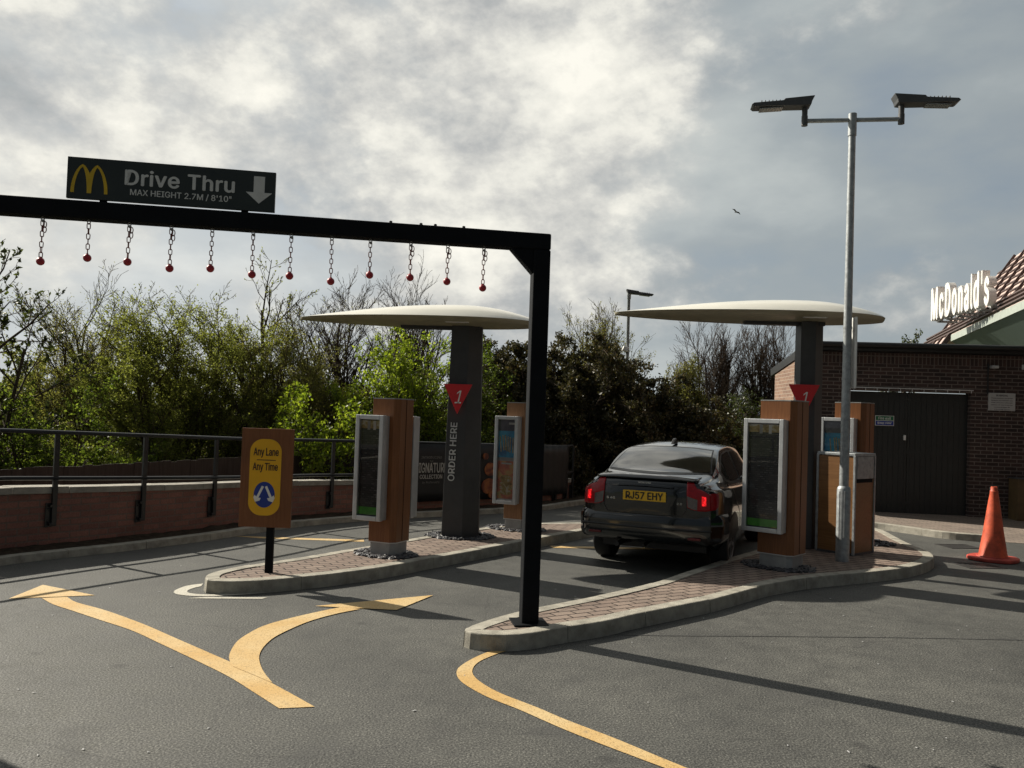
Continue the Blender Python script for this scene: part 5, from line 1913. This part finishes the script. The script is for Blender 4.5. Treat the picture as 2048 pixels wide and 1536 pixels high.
def make_tree(name, label, cat, loc, H, Wd, seed, style, n_leaf, leaf_mat, leaf_size, wood_mat='bark', twig_mat='twig', group=None, bare_top=0.25, dome=False, twiggy=False):
    rng = np.random.default_rng(seed)
    t = thing(name, label, cat, loc, 0, group)
    if style == 'bush':                      # many stems from the ground, leafy all over
        st = []
        for i in range(11):
            az = rng.uniform(0, 6.28)
            out = rng.uniform(0.1, 1.0)
            d = np.array([math.cos(az) * out * Wd / H * 1.1, math.sin(az) * out * Wd / H * 1.1, 1.0])
            st.append(([math.cos(az) * out * .25, math.sin(az) * out * .25, 0], d, H * (0.9 - 0.28 * out) * rng.uniform(.75, 1.05), 0.032))
        sp = [(10, 0.42, 0.35, 0.95, 0.05, 0.10, 5, 0.12), (7, 0.42, 0.4, 1.0, 0.02, 0.16, 4, 0.2), (3, 0.5, 0.4, 0.9, 0.0, 0.2, 4, 0.3)]
    elif style == 'multi':                   # upright many-stemmed tree with a brush of fine twigs
        st = []
        for i in range(10):
            az = rng.uniform(0, 6.28)
            out = rng.uniform(0.05, 1.0)
            d = np.array([math.cos(az) * out * Wd / H * 0.75, math.sin(az) * out * Wd / H * 0.75, 1.0])
            st.append(([math.cos(az) * out * .2, math.sin(az) * out * .2, 0], d, H * (0.92 - 0.2 * out) * rng.uniform(.85, 1.05), 0.05))
        sp = [(11, 0.40, 0.25, 0.65, 0.13, 0.06, 5, 0.16), (8, 0.44, 0.25, 0.7, 0.14, 0.09, 4, 0.15), (4, 0.5, 0.25, 0.6, 0.1, 0.12, 4, 0.2)]
        if twiggy:
            sp = [(15, 0.40, 0.3, 0.8, 0.11, 0.06, 5, 0.2), (9, 0.46, 0.3, 0.8, 0.10, 0.09, 4, 0.1), (6, 0.5, 0.3, 0.7, 0.07, 0.12, 4, 0.1)]
    elif style == 'bare':                    # single trunk forking into open budded branches
        st = [([0, 0, 0], np.array([0.02, 0.0, 1.0]), H * 0.72, 0.095), ([0.1, 0.05, 0], np.array([0.25, 0.05, 1.0]), H * 0.62, 0.06),
              ([-0.1, -0.05, 0], np.array([-0.25, 0.0, 1.0]), H * 0.64, 0.06)]
        sp = [(10, 0.52 * min(1.25, Wd / H + .45), 0.45, 0.95, 0.10, 0.05, 5, 0.25), (7, 0.46, 0.4, 0.85, 0.10, 0.1, 4, 0.2), (5, 0.42, 0.4, 0.8, 0.09, 0.12, 4, 0.2)]
    else:                                    # 'crown': one trunk, spreading leafy head
        st = [([0, 0, 0], np.array([0.05, 0.0, 1.0]), H * 0.66, 0.12)]
        sp = [(14, 0.62 * min(1.4, Wd / H + .4), 0.6, 1.25, 0.05, 0.06, 5, 0.22), (8, 0.46, 0.4, 0.95, 0.03, 0.12, 4, 0.2), (5, 0.42, 0.4, 0.9, 0.0, 0.16, 4, 0.25)]
    lev = grow(rng, st, sp)
    # squeeze to the wanted size
    allp = np.concatenate([b[0] for l in lev for b in l])
    zmax = np.percentile(allp[:, 2], 99.7)
    rad = np.percentile(np.hypot(allp[:, 0], allp[:, 1]), 97)
    sc3 = np.array([Wd / rad, Wd / rad, H / zmax])
    lev = [[(b[0] * sc3, b[1], b[2]) for b in l] for l in lev]
    if style == 'bush' and dome:             # fill out a rounded head
        for l in lev:
            for b in l:
                p = b[0]
                rr = np.clip(np.hypot(p[:, 0], p[:, 1]) / (1.2 * Wd), 0, 0.97)
                p[:, 2] = np.sqrt(1 - rr ** 2) * H * np.clip(p[:, 2] / (H * (1 - 0.45 * rr)), 0, 1.12) ** 0.8
    big = tubes_np(lev[0] + lev[1], 6, 0.006)
    me = np_mesh('trunk', [(*big, 0)], [wood_mat])
    me.polygons.foreach_set('use_smooth', [True] * len(me.polygons))
    o_ = bpy.data.objects.new('trunk', me)
    COL.objects.link(o_)
    o_.parent = t
    tw = tubes_np(lev[2] + lev[3], 3, 0.0042)
    parts = [(*tw, 0)]
    if n_leaf:
        cen = along(rng, lev[3] + lev[2][::2], n_leaf, 0.045 if style != 'bare' else 0.012)
        if style == 'multi':
            cen = cen[rng.uniform(size=len(cen)) < np.clip((1.02 - cen[:, 2] / H) / bare_top, 0.05, 1.0)]
        if style == 'bush':
            cen = cen[cen[:, 2] > 0.05]
        parts.append((*leaf_quads(rng, cen, leaf_size, 0.55, 0.3), 1))
    me = np_mesh('crown', parts, [twig_mat, leaf_mat])
    o_ = bpy.data.objects.new('crown', me)
    COL.objects.link(o_)
    o_.parent = t
    return t


def again(src, label, loc, rz, sc, group=None):
    c = copy_tree(src)
    c.location = loc
    c.rotation_euler = (0, 0, rz)
    c.scale = sc
    c['label'] = label
    if group:
        c['group'] = group
    return c


GZ_ = -0.95
# left side, front to back
make_tree('leafy_tree', 'dark leafy tree at the far left edge with branches against the sky', 'tree', (-8.7, 13.4, GZ_), 5.1, 1.9, 5, 'bare', 4200, 'leaf_edge', 0.085)
make_tree('tree', 'twiggy upright tree with a thin green haze, at the left below the lane board', 'tree', (-8.6, 17.2, GZ_), 5.35, 1.5, 11, 'multi', 60000, 'leaf_hazy', 0.034, twig_mat='twig_olive', bare_top=0.6)
make_tree('tree', 'broad olive green many stemmed tree left of the any lane sign', 'tree', (-6.15, 16.3, GZ_), 4.9, 2.0, 23, 'multi', 110000, 'leaf_olive', 0.044, twig_mat='twig_olive')
make_tree('bare_tree', 'bare tree with knobbly buds rising under the fifth and sixth chains from the left', 'tree', (-6.0, 19.4, GZ_), 6.2, 1.9, 31, 'bare', 2500, 'leaf_olive', 0.05)
make_tree('bare_tree', 'fine twigged bare tree left of the tip of the left canopy', 'tree', (-4.25, 20.2, GZ_), 5.8, 1.5, 37, 'multi', 4000, 'leaf_hazy', 0.035)
make_tree('tree', 'olive hazed many stemmed tree below the tip of the left canopy', 'tree', (-4.35, 17.4, GZ_), 4.7, 1.5, 41, 'multi', 80000, 'leaf_hazy', 0.040, twig_mat='twig_olive', bare_top=0.5)
make_tree('lime_bush', 'low bright lime bush between the any lane sign and the first menu board', 'shrub', (-3.35, 14.9, GZ_), 3.0, 1.0, 47, 'bush', 16000, 'leaf_lime', 0.065)
make_tree('lime_bush', 'tall bright green bush under the middle of the left canopy', 'shrub', (-2.55, 17.0, GZ_), 4.35, 1.2, 53, 'bush', 30000, 'leaf_lime', 0.06)
make_tree('green_bush', 'mid green bush behind the order here column', 'shrub', (-1.1, 17.6, GZ_), 4.2, 1.3, 59, 'bush', 32000, 'leaf_mid', 0.06)
make_tree('green_bush', 'mid green bush low at the far left behind the railing', 'shrub', (-7.4, 13.9, GZ_), 3.0, 1.5, 61, 'bush', 22000, 'leaf_mid', 0.06)
make_tree('bare_tree', 'bare budded tree standing up behind the top of the left canopy', 'tree', (-2.6, 22.3, GZ_), 6.25, 1.35, 67, 'multi', 800, 'leaf_hazy', 0.035)
# dark shrubs in the middle
d1 = make_tree('dark_shrub', 'dense dark shrub right behind the barrier post', 'shrub', (-0.35, 19.2, GZ_), 4.3, 1.5, 71, 'bush', 45000, 'leaf_dark', 0.075, dome=True)
make_tree('dark_shrub', 'largest dense dark evergreen shrub left of the far lamp', 'shrub', (1.35, 19.4, GZ_), 4.3, 2.1, 73, 'bush', 75000, 'leaf_dark', 0.075, dome=True)
make_tree('dark_shrub', 'dense dark shrub with long arching sprays beneath the far lamp', 'shrub', (3.0, 19.8, GZ_), 3.85, 1.6, 79, 'bush', 45000, 'leaf_dark', 0.075, dome=True)
make_tree('dark_shrub', 'lower dark shrub above the roof of the car', 'shrub', (4.35, 20.0, GZ_), 3.1, 1.5, 83, 'bush', 36000, 'leaf_dark', 0.075, dome=True)
make_tree('green_bush', 'low dull green bush left of the sunlit brick side wall', 'shrub', (5.65, 20.6, GZ_), 3.35, 1.2, 89, 'bush', 24000, 'leaf_edge', 0.06)
make_tree('leafy_tree', 'pale green tree top showing left of the far lamp', 'tree', (2.75, 26, GZ_), 6.25, 1.3, 97, 'multi', 15000, 'leaf_hazy', 0.055, twig_mat='twig_olive')
make_tree('leafy_tree', 'small rounded yellow green tree between the dark shrubs and bare trees', 'tree', (4.9, 24, GZ_), 4.45, 0.72, 101, 'bush', 24000, 'leaf_hazy', 0.05, twig_mat='twig_olive', dome=True)
bt1 = make_tree('bare_tree', 'bare winter tree right of the yellow green tree', 'tree', (6.35, 26, GZ_), 5.8, 1.2, 103, 'multi', 0, 'leaf_hazy', 0.04, twiggy=True)
again(bt1, 'bare winter tree nearest the sunlit brick side wall', (8.0, 26.4, GZ_), 2.1, (1.0, 1.0, 1.03))
make_tree('leafy_tree', 'treetop peeping over the flat roof left of the roof letters', 'tree', (16.5, 36, GZ_), 6.75, 0.9, 107, 'crown', 2500, 'leaf_edge', 0.12)
make_tree('leafy_tree', 'leafy tree beyond the wall at the far left shading the left lane', 'tree', (-9.7, 12.2, GZ_), 5.0, 1.5, 127, 'crown', 9000, 'leaf_mid', 0.08)
make_tree('dark_shrub', 'small dark shrub low down at the end of the boundary wall', 'shrub', (1.0, 18.25, GZ_), 2.5, 0.9, 131, 'bush', 16000, 'leaf_dark', 0.07, dome=True)
make_tree('dark_shrub', 'dark shrub filling the hedge between the barrier post and the largest shrub', 'shrub', (0.55, 19.9, GZ_), 4.25, 1.6, 137, 'bush', 42000, 'leaf_dark', 0.08, dome=True)
make_tree('dark_shrub', 'dark shrub on the falling right shoulder of the hedge above the car', 'shrub', (3.75, 20.6, GZ_), 3.55, 1.4, 139, 'bush', 34000, 'leaf_dark', 0.08, dome=True)
make_tree('dark_shrub', 'dark shrub behind the hedge just left of the far lamp post', 'shrub', (2.3, 20.6, GZ_), 4.25, 1.5, 149, 'bush', 42000, 'leaf_dark', 0.08, dome=True)
# rows further back that close the gaps
bk1 = make_tree('background_bush', 'background bush behind the twiggy trees at the far left', 'shrub', (-11.5, 20.5, GZ_), 3.9, 2.1, 113, 'bush', 34000, 'leaf_olive', 0.08)
GB = 'background bushes closing the gaps between the trees'
bk1['group'] = GB
for i, (x, y, rz, s, lab) in enumerate(((-8.2, 21.0, 1.0, 0.95, 'background bush behind the broad olive tree'), (-5.4, 22.0, 2.2, 0.92, 'background bush between the two bare trees on the left'),
                                        (-3.2, 21.0, 3.1, 0.9, 'background bush behind the tall lime bush'), (-0.6, 23.0, 4.0, 1.0, 'background bush behind the order here column and shrubs'),
                                        (7.6, 23.0, 5.1, 0.72, 'background bush at the foot of the bare winter trees'))):
    again(bk1, lab, (x, y, GZ_), rz, (1, 1, s), GB)


# ================================================================== CAR
car = thing('parked_car', 'dark green saloon car stopped in the right lane, brake lights lit', 'car', (1.925, 10.37, 0.0), R_(-24))
car.scale = (0.95, 1, 1)
# local frame: +y forward, x right, z up, origin on the ground under the rear axle
T0 = -0.97                       # y of the tail
# station: y, zb, wb, wm, ws, zs, wr, zr, zc      (y measured forward from the rear axle)
ST = [(-0.90, .40, .66, .755, .735, .955, .62, 1.055, 1.075),
      (-0.78, .36, .71, .805, .785, .965, .645, 1.065, 1.085),
      (-0.55, .30, .76, .845, .83, .965, .665, 1.085, 1.105),
      (-0.36, .24, .78, .865, .845, .96, .67, 1.115, 1.14),
      (-0.12, .21, .80, .885, .865, .955, .665, 1.225, 1.255),
      (0.12, .20, .80, .885, .865, .95, .635, 1.325, 1.355),
      (0.36, .19, .80, .885, .865, .945, .605, 1.385, 1.415),
      (0.80, .18, .80, .885, .865, .935, .585, 1.42, 1.452),
      (1.25, .18, .80, .885, .862, .93, .59, 1.42, 1.455),
      (1.70, .18, .80, .882, .86, .925, .60, 1.375, 1.415),
      (2.15, .18, .80, .88, .855, .92, .64, 1.20, 1.25),
      (2.50, .19, .80, .88, .85, .91, .69, 1.02, 1.07),
      (2.95, .22, .78, .86, .83, .86, .66, .93, .97),
      (3.25, .26, .70, .80, .77, .78, .60, .83, .86),
      (3.45, .34, .58, .66, .64, .68, .50, .71, .73)]


def prof(s):
    y, zb, wb, wm, ws, zs, wr, zr, zc = s
    return [(0, zb), (wb * .55, zb), (wb * .92, zb + .01), (wb, zb + .05), (wm - .01, .42 if zb < .40 else .47), (wm, .60), (wm, .74), (ws + .012, zs - .08),
            (ws - .008, zs - .01), (ws - .055, zs + .028), ((ws - .055) * .55 + wr * .45, zs + .03 + (zr - zs - .03) * .47), (wr + .02, zr - .05), (wr - .03, zr - .008),
            (wr * .62, zr + (zc - zr) * .6), (wr * .3, zr + (zc - zr) * .93), (0, zc)]


raw = np.array([[(x, s[0], z) for x, z in prof(s)] for s in ST])          # stations x profile x 3


def dense(A, k, axis):
    A = np.moveaxis(A, axis, 0)
    n_ = len(A)
    out = []
    for i in range(n_ - 1):
        p1, p2 = A[i], A[i + 1]
        p0 = A[i - 1] if i > 0 else 2 * p1 - p2
        p3 = A[i + 2] if i + 2 < n_ else 2 * p2 - p1
        for j in range(k):
            t = j / k
            # centripetal-like damping keeps the panels from bulging
            m1, m2 = (p2 - p0) * 0.42, (p3 - p1) * 0.42
            h1 = 2 * t ** 3 - 3 * t ** 2 + 1
            h2 = t ** 3 - 2 * t ** 2 + t
            h3 = -2 * t ** 3 + 3 * t ** 2
            h4 = t ** 3 - t ** 2
            out.append(h1 * p1 + h2 * m1 + h3 * p2 + h4 * m2)
    out.append(A[-1])
    return np.moveaxis(np.array(out), 0, axis)


G_ = dense(dense(raw, 5, 0), 4, 1)
ns_, np_ = G_.shape[:2]
full = np.concatenate([G_, (G_ * np.array([-1, 1, 1]))[:, -2:0:-1]], 1)
k = full.shape[1]
mb = MB()
mb.v = [tuple(p) for p in full.reshape(-1, 3)]
mb.f = [(i * k + j, (i + 1) * k + j, (i + 1) * k + (j + 1) % k, i * k + (j + 1) % k) for i in range(ns_ - 1) for j in range(k)]
# softly domed tail and nose
for end, sgn in ((0, -1), (ns_ - 1, 1)):
    ring = full[end]
    c0 = ring.mean(0)
    prev = [end * k + j for j in range(k)]
    for q, bul in ((0.93, 0.022), (0.8, 0.045), (0.55, 0.062), (0.25, 0.07)):
        base = len(mb.v)
        for p in ring:
            mb.v.append(((p[0]) * q, p[1] + sgn * bul, c0[2] + (p[2] - c0[2]) * q))
        for j in range(k):
            a, b = prev[j], prev[(j + 1) % k]
            f = (a, b, base + (j + 1) % k, base + j)
            mb.f.append(f if sgn < 0 else f[::-1])
        prev = [base + j for j in range(k)]
    mb.f.append(tuple(prev) if sgn < 0 else tuple(prev[::-1]))
mb.m = [0] * len(mb.f)
body = mb.build('body', 'car_paint', car, smooth='all')
bm = bmesh.new()
bm.from_mesh(body.data)
bmesh.ops.recalc_face_normals(bm, faces=bm.faces)
bm.to_mesh(body.data)
bvh = BVHTree.FromBMesh(bm)
bm.free()


def cast(o, d):
    h = bvh.ray_cast(Vector(o), Vector(d))
    if h[0] is None:
        h = bvh.find_nearest(Vector(o))
    return h[0], h[1]


def patch(name, rows, mat_, direction, off, parent=car, sub=10, smooth='all', thick=0.0):
    """rows: outlines top edge and bottom edge (lists of 2-D points of equal length); direction 'rear' uses (x,z), 'right'/'left' uses (y,z), 'top' uses (x,y)"""
    A, B = [np.array(r, float) for r in rows]
    n1 = 24
    ta = np.linspace(0, len(A) - 1, n1)
    A = np.stack([np.interp(ta, range(len(A)), A[:, i]) for i in (0, 1)], 1)
    B = np.stack([np.interp(ta, range(len(B)), B[:, i]) for i in (0, 1)], 1)
    m_ = MB()
    vs_ = []
    for j in range(sub + 1):
        Q = A + (B - A) * j / sub
        for a, b in Q:
            if direction == 'rear':
                p, n_ = cast((a, -3, b), (0, 1, 0))
            elif direction == 'right':
                p, n_ = cast((3, a, b), (-1, 0, 0))
            elif direction == 'left':
                p, n_ = cast((-3, a, b), (1, 0, 0))
            else:
                p, n_ = cast((a, b, 4), (0, 0, -1))
            q = p + n_ * off
            vs_.append(tuple(q))
    fs = [(j * n1 + i, j * n1 + i + 1, (j + 1) * n1 + i + 1, (j + 1) * n1 + i) for j in range(sub) for i in range(n1 - 1)]
    m_.add(vs_, fs)
    o_ = m_.build(name, mat_, parent, smooth=smooth)
    if thick:
        so_ = o_.modifiers.new('thick', 'SOLIDIFY')
        so_.thickness = thick
        so_.offset = -1
    return o_


def line(name, pts, w, mat_, direction, off=0.003, parent=car):
    """a thin shut line or trim strip following the panel"""
    P = catmull(pts, 0.03, False)
    N = normals2(P, False)
    return patch(name, ([tuple(p) for p in P + N * w / 2], [tuple(p) for p in P - N * w / 2]), mat_, direction, off, parent, 2)


# rear screen (dark border under it) and the side glass
patch('rear_window_seal', ([(-.555, 1.375), (-.3, 1.398), (0, 1.405), (.3, 1.398), (.555, 1.375)], [(-.66, 1.115), (-.35, 1.105), (0, 1.10), (.35, 1.105), (.66, 1.115)]),
      'car_trim', 'rear', 0.003)
rw = patch('rear_window', ([(-.545, 1.363), (-.3, 1.385), (0, 1.392), (.3, 1.385), (.545, 1.363)], [(-.635, 1.13), (-.35, 1.12), (0, 1.115), (.35, 1.12), (.635, 1.13)]),
           'rear_glass', 'rear', 0.007)
for side in ('right', 'left'):
    patch('side_window_seal', ([(-.16, 1.135), (.05, 1.24), (.3, 1.325), (.75, 1.365), (1.25, 1.365), (1.6, 1.315), (1.95, 1.18), (2.18, 1.02)],
                               [(-.12, 1.03), (.1, 1.00), (.4, .985), (.8, .975), (1.2, .97), (1.6, .965), (1.95, .96), (2.2, .965)]), 'car_trim', side, 0.003)
    patch('rear_quarter_window', ([(-.09, 1.14), (.08, 1.22)], [(-.05, 1.05), (.10, 1.03)]), 'car_glass', side, 0.007)
    patch('rear_side_window', ([(.13, 1.245), (.4, 1.325), (.86, 1.35)], [(.14, 1.022), (.4, 1.01), (.86, .998)]), 'car_glass', side, 0.007)
    patch('front_side_window', ([(.96, 1.35), (1.3, 1.342), (1.6, 1.295), (1.9, 1.175), (2.08, 1.05)], [(.96, .996), (1.3, .992), (1.6, .988), (1.9, .988), (2.1, .99)]), 'car_glass', side, 0.007)
    line('shut_line', [(-.02, .98), (.12, .80), (.42, .62), (.46, .36), (.46, .24)], 0.012, 'car_trim', side)
    line('shut_line', [(.91, .98), (.92, .6), (.92, .26)], 0.012, 'car_trim', side)
    line('waist_trim', [(-.1, .995), (.4, .962), (1.2, .945), (2.1, .94)], 0.016, 'chrome', side, 0.010)
# boot lid shut lines
line('boot_line', [(-.50, 1.045), (-.495, .95), (-.50, .80), (-.495, .715), (-.46, .68), (-.25, .668), (0, .665), (.25, .668), (.46, .68), (.495, .715), (.50, .80), (.495, .95), (.50, 1.045)],
     0.011, 'car_trim', 'rear')
patch('boot_lip', ([(-.61, 1.066), (-.3, 1.074), (0, 1.076), (.3, 1.074), (.61, 1.066)], [(-.61, 1.040), (-.3, 1.050), (0, 1.052), (.3, 1.050), (.61, 1.040)]), 'car_paint', 'rear', 0.016, thick=0.02)
# bumper: a fuller band wrapped round the tail
bp_ = MB()
cs = [(-.0, .685), (.018, .67), (.05, .63), (.058, .56), (.05, .525), (.052, .51), (.05, .42), (.02, .375), (-.06, .36)]
path = []
for i in range(41):
    a = -1 + 2 * i / 40
    x = a * 0.835
    y = -0.955 + 0.06 * abs(a) ** 2.2 + (0.0 if abs(a) < 0.9 else ((abs(a) - 0.9) / 0.1) ** 1.6 * 0.10)
    path.append((x * (1 if abs(a) < .92 else .92 + (abs(a) - .92) * 0.55), y))
path = [(-0.86, -0.36), (-0.845, -0.6), (-0.825, -0.76)] + path[1:-1] + [(0.825, -0.76), (0.845, -0.6), (0.86, -0.36)]
PB = np.array(path)
NB = -normals2(PB, False)
vs_ = []
for (x, y), (nx_, ny_) in zip(PB, NB):
    for o_, z in cs:
        vs_.append((x + nx_ * o_ * .62, y + ny_ * o_ * .62, z))
q = len(cs)
bp_.add(vs_, [(i * q + j, i * q + j + 1, (i + 1) * q + j + 1, (i + 1) * q + j) for i in range(len(PB) - 1) for j in range(q - 1)])
bo = bp_.build('bumper', 'car_paint', car, smooth='all')
bmx = bmesh.new()
bmx.from_mesh(bo.data)
bmesh.ops.recalc_face_normals(bmx, faces=bmx.faces)
if sum(f.normal.y for f in bmx.faces) > 0:
    bmesh.ops.reverse_faces(bmx, faces=bmx.faces)
bmx.to_mesh(bo.data)
bmx.free()
st_ = MB()
sv = []
for (x, y), (nx_, ny_) in zip(PB[3:-3], NB[3:-3]):
    for o_, z in ((.060, .535), (.068, .528), (.068, .518), (.058, .512)):
        sv.append((x + nx_ * o_ * .62, y + ny_ * o_ * .62, z))
m_ = len(PB) - 6
st_.add(sv, [(i * 4 + j, i * 4 + j + 1, (i + 1) * 4 + j + 1, (i + 1) * 4 + j) for i in range(m_ - 1) for j in range(3)])
st_.build('bumper_strip', 'car_trim', bo)
for sgn in (-1, 1):
    MB().box((sgn * 0.60, -0.968, 0.432), (0.15, 0.03, 0.026), 0, Matrix.Rotation(R_(0), 4, 'Z')).build('reflector', 'reflector', bo, bev=0.006)
# rear lamps: tall shoulder lamps, red outside, grey reversing lens low on the inside, lit brake lamp
for sgn in (-1, 1):
    def sx(P_):
        q_ = [(sgn * a * 0.945, b) for a, b in P_]
        return q_ if sgn < 0 else q_[::-1]
    lm = patch('tail_lamp', (sx([(.520, 1.046), (.600, 1.040), (.640, .990), (.735, .955), (.79, .925)]), sx([(.535, .775), (.60, .752), (.68, .742), (.76, .742), (.80, .75)])), 'lamp_red', 'rear', 0.012, thick=0.012)
    patch('reversing_lens', (sx([(.530, .90), (.58, .885), (.655, .865)]), sx([(.541, .782), (.60, .760), (.655, .752)])), 'lamp_dim', 'rear', 0.017, lm, 6)
    patch('brake_lamp', (sx([(.705, .905), (.73, .90), (.752, .895)]), sx([(.708, .80), (.73, .80), (.755, .80)])), 'lamp_on', 'rear', 0.018, lm, 6)
    sd_name = 'right' if sgn > 0 else 'left'
    patch('lamp_side', ([(-.893, .93), (-.80, .935), (-.70, .925)], [(-.893, .75), (-.80, .755), (-.73, .785)]), 'lamp_red', sd_name, 0.010, lm, 6)
# number plate, its recess and badges
patch('plate_recess', ([(-.42, .96), (-.2, .968), (0, .97), (.2, .968), (.42, .96)], [(-.33, .775), (-.2, .765), (0, .762), (.2, .765), (.33, .775)]), 'car_paint', 'rear', 0.004)
patch('boot_handle', ([(-.34, .990), (0, 1.000), (.34, .990)], [(-.34, .968), (0, .976), (.34, .968)]), 'car_paint', 'rear', 0.022, thick=0.02)
py_ = min(cast((x_, -3, z_), (0, 1, 0))[0].y for x_ in (-.2, 0, .2) for z_ in (.82, .88, .93)) - 0.012
pl = MB().box((0, py_, 0.872), (0.52, 0.008, 0.112)).build('number_plate', 'plate', car, bev=0.003)
text('lettering', 'RJ57 EHY', 'plate_ink', pl, Matrix.Translation((0, py_ - 0.0045, 0.872)), width=0.455, height=0.079, depth=0.001, bold=0.03)
text('badge', 'VOLVO', 'chrome', car, Matrix.Translation((0, py_ - 0.006, 1.022)), width=0.155, height=0.017, depth=0.006, bold=0.02)
text('badge', 'S 40', 'chrome', car, Matrix.Translation((-.41, py_ + 0.008, .83)), width=0.105, height=0.026, depth=0.006, bold=0.008)
text('badge', '2.0', 'chrome', car, Matrix.Translation((.42, py_ + 0.010, .81)), width=0.06, height=0.022, depth=0.006)
# roof aerial, exhaust, underside
ae = MB()
ae.prism([(0.30, 1.43), (0.40, 1.49), (0.45, 1.505), (0.50, 1.49), (0.56, 1.435)], -0.022, 0.022, 'x')
ae.build('aerial', 'car_trim', car, bev=0.01)
ex = MB()
ex.tube([(-.32, -.98, .31), (-.32, -.7, .31), (-.3, -.3, .28)], 0.028, 12)
ex.tube([(-.02, -.9, .30), (-.02, -.6, .32)], 0.02, 8)
ex.build('exhaust', 'car_trim', car, smooth=True)
MB().box((0, 1.3, .27), (1.3, 3.6, .10)).build('floor_pan', 'car_trim', car)
# wheels, with arches read as dark openings
for y in (0.0, 2.64):
    for sgn in (-1, 1):
        sd_name = 'right' if sgn > 0 else 'left'
        ar = [(y + .355 * math.cos(R_(a)), .32 + .355 * math.sin(R_(a))) for a in range(180, -1, -15)]
        patch('wheel_arch', (ar, [(p[0], .21) for p in ar]), 'car_trim', sd_name, 0.004)
        t = MB()
        t.lathe([(.19, -.10), (.30, -.105), (.315, -.085), (.317, 0), (.315, .085), (.30, .105), (.20, .10)], 36, 0,
                Matrix.Translation((sgn * .752, y, .317)) @ Matrix.Rotation(R_(90) * sgn, 4, 'Y'))
        wh = t.build('wheel', 'tyre', car, smooth=True)
        rm = MB()
        X = Matrix.Translation((sgn * .752, y, .317)) @ Matrix.Rotation(R_(90) * sgn, 4, 'Y')
        rm.lathe([(.215, .07), (.215, .104), (.195, .106), (.185, .085), (.05, .075), (.045, .095), (.0, .097)][:-1], 30, 0, X)
        for i in range(5):
            rm.box((0.115, 0, .092), (.17, .045, .022), 0, X @ Matrix.Rotation(R_(72 * i), 4, 'Z'))
        rm.build('rim', 'alloy', wh, bev=0.004)
for sgn in (-1, 1):
    mi = MB()
    mi.prism([(1.86, .965), (1.98, .965), (1.99, 1.06), (1.93, 1.09), (1.86, 1.075)], sgn * 0.88, sgn * 1.01, 'x')
    mi.build('door_mirror', 'car_paint', car, bev=0.03, seg=3)
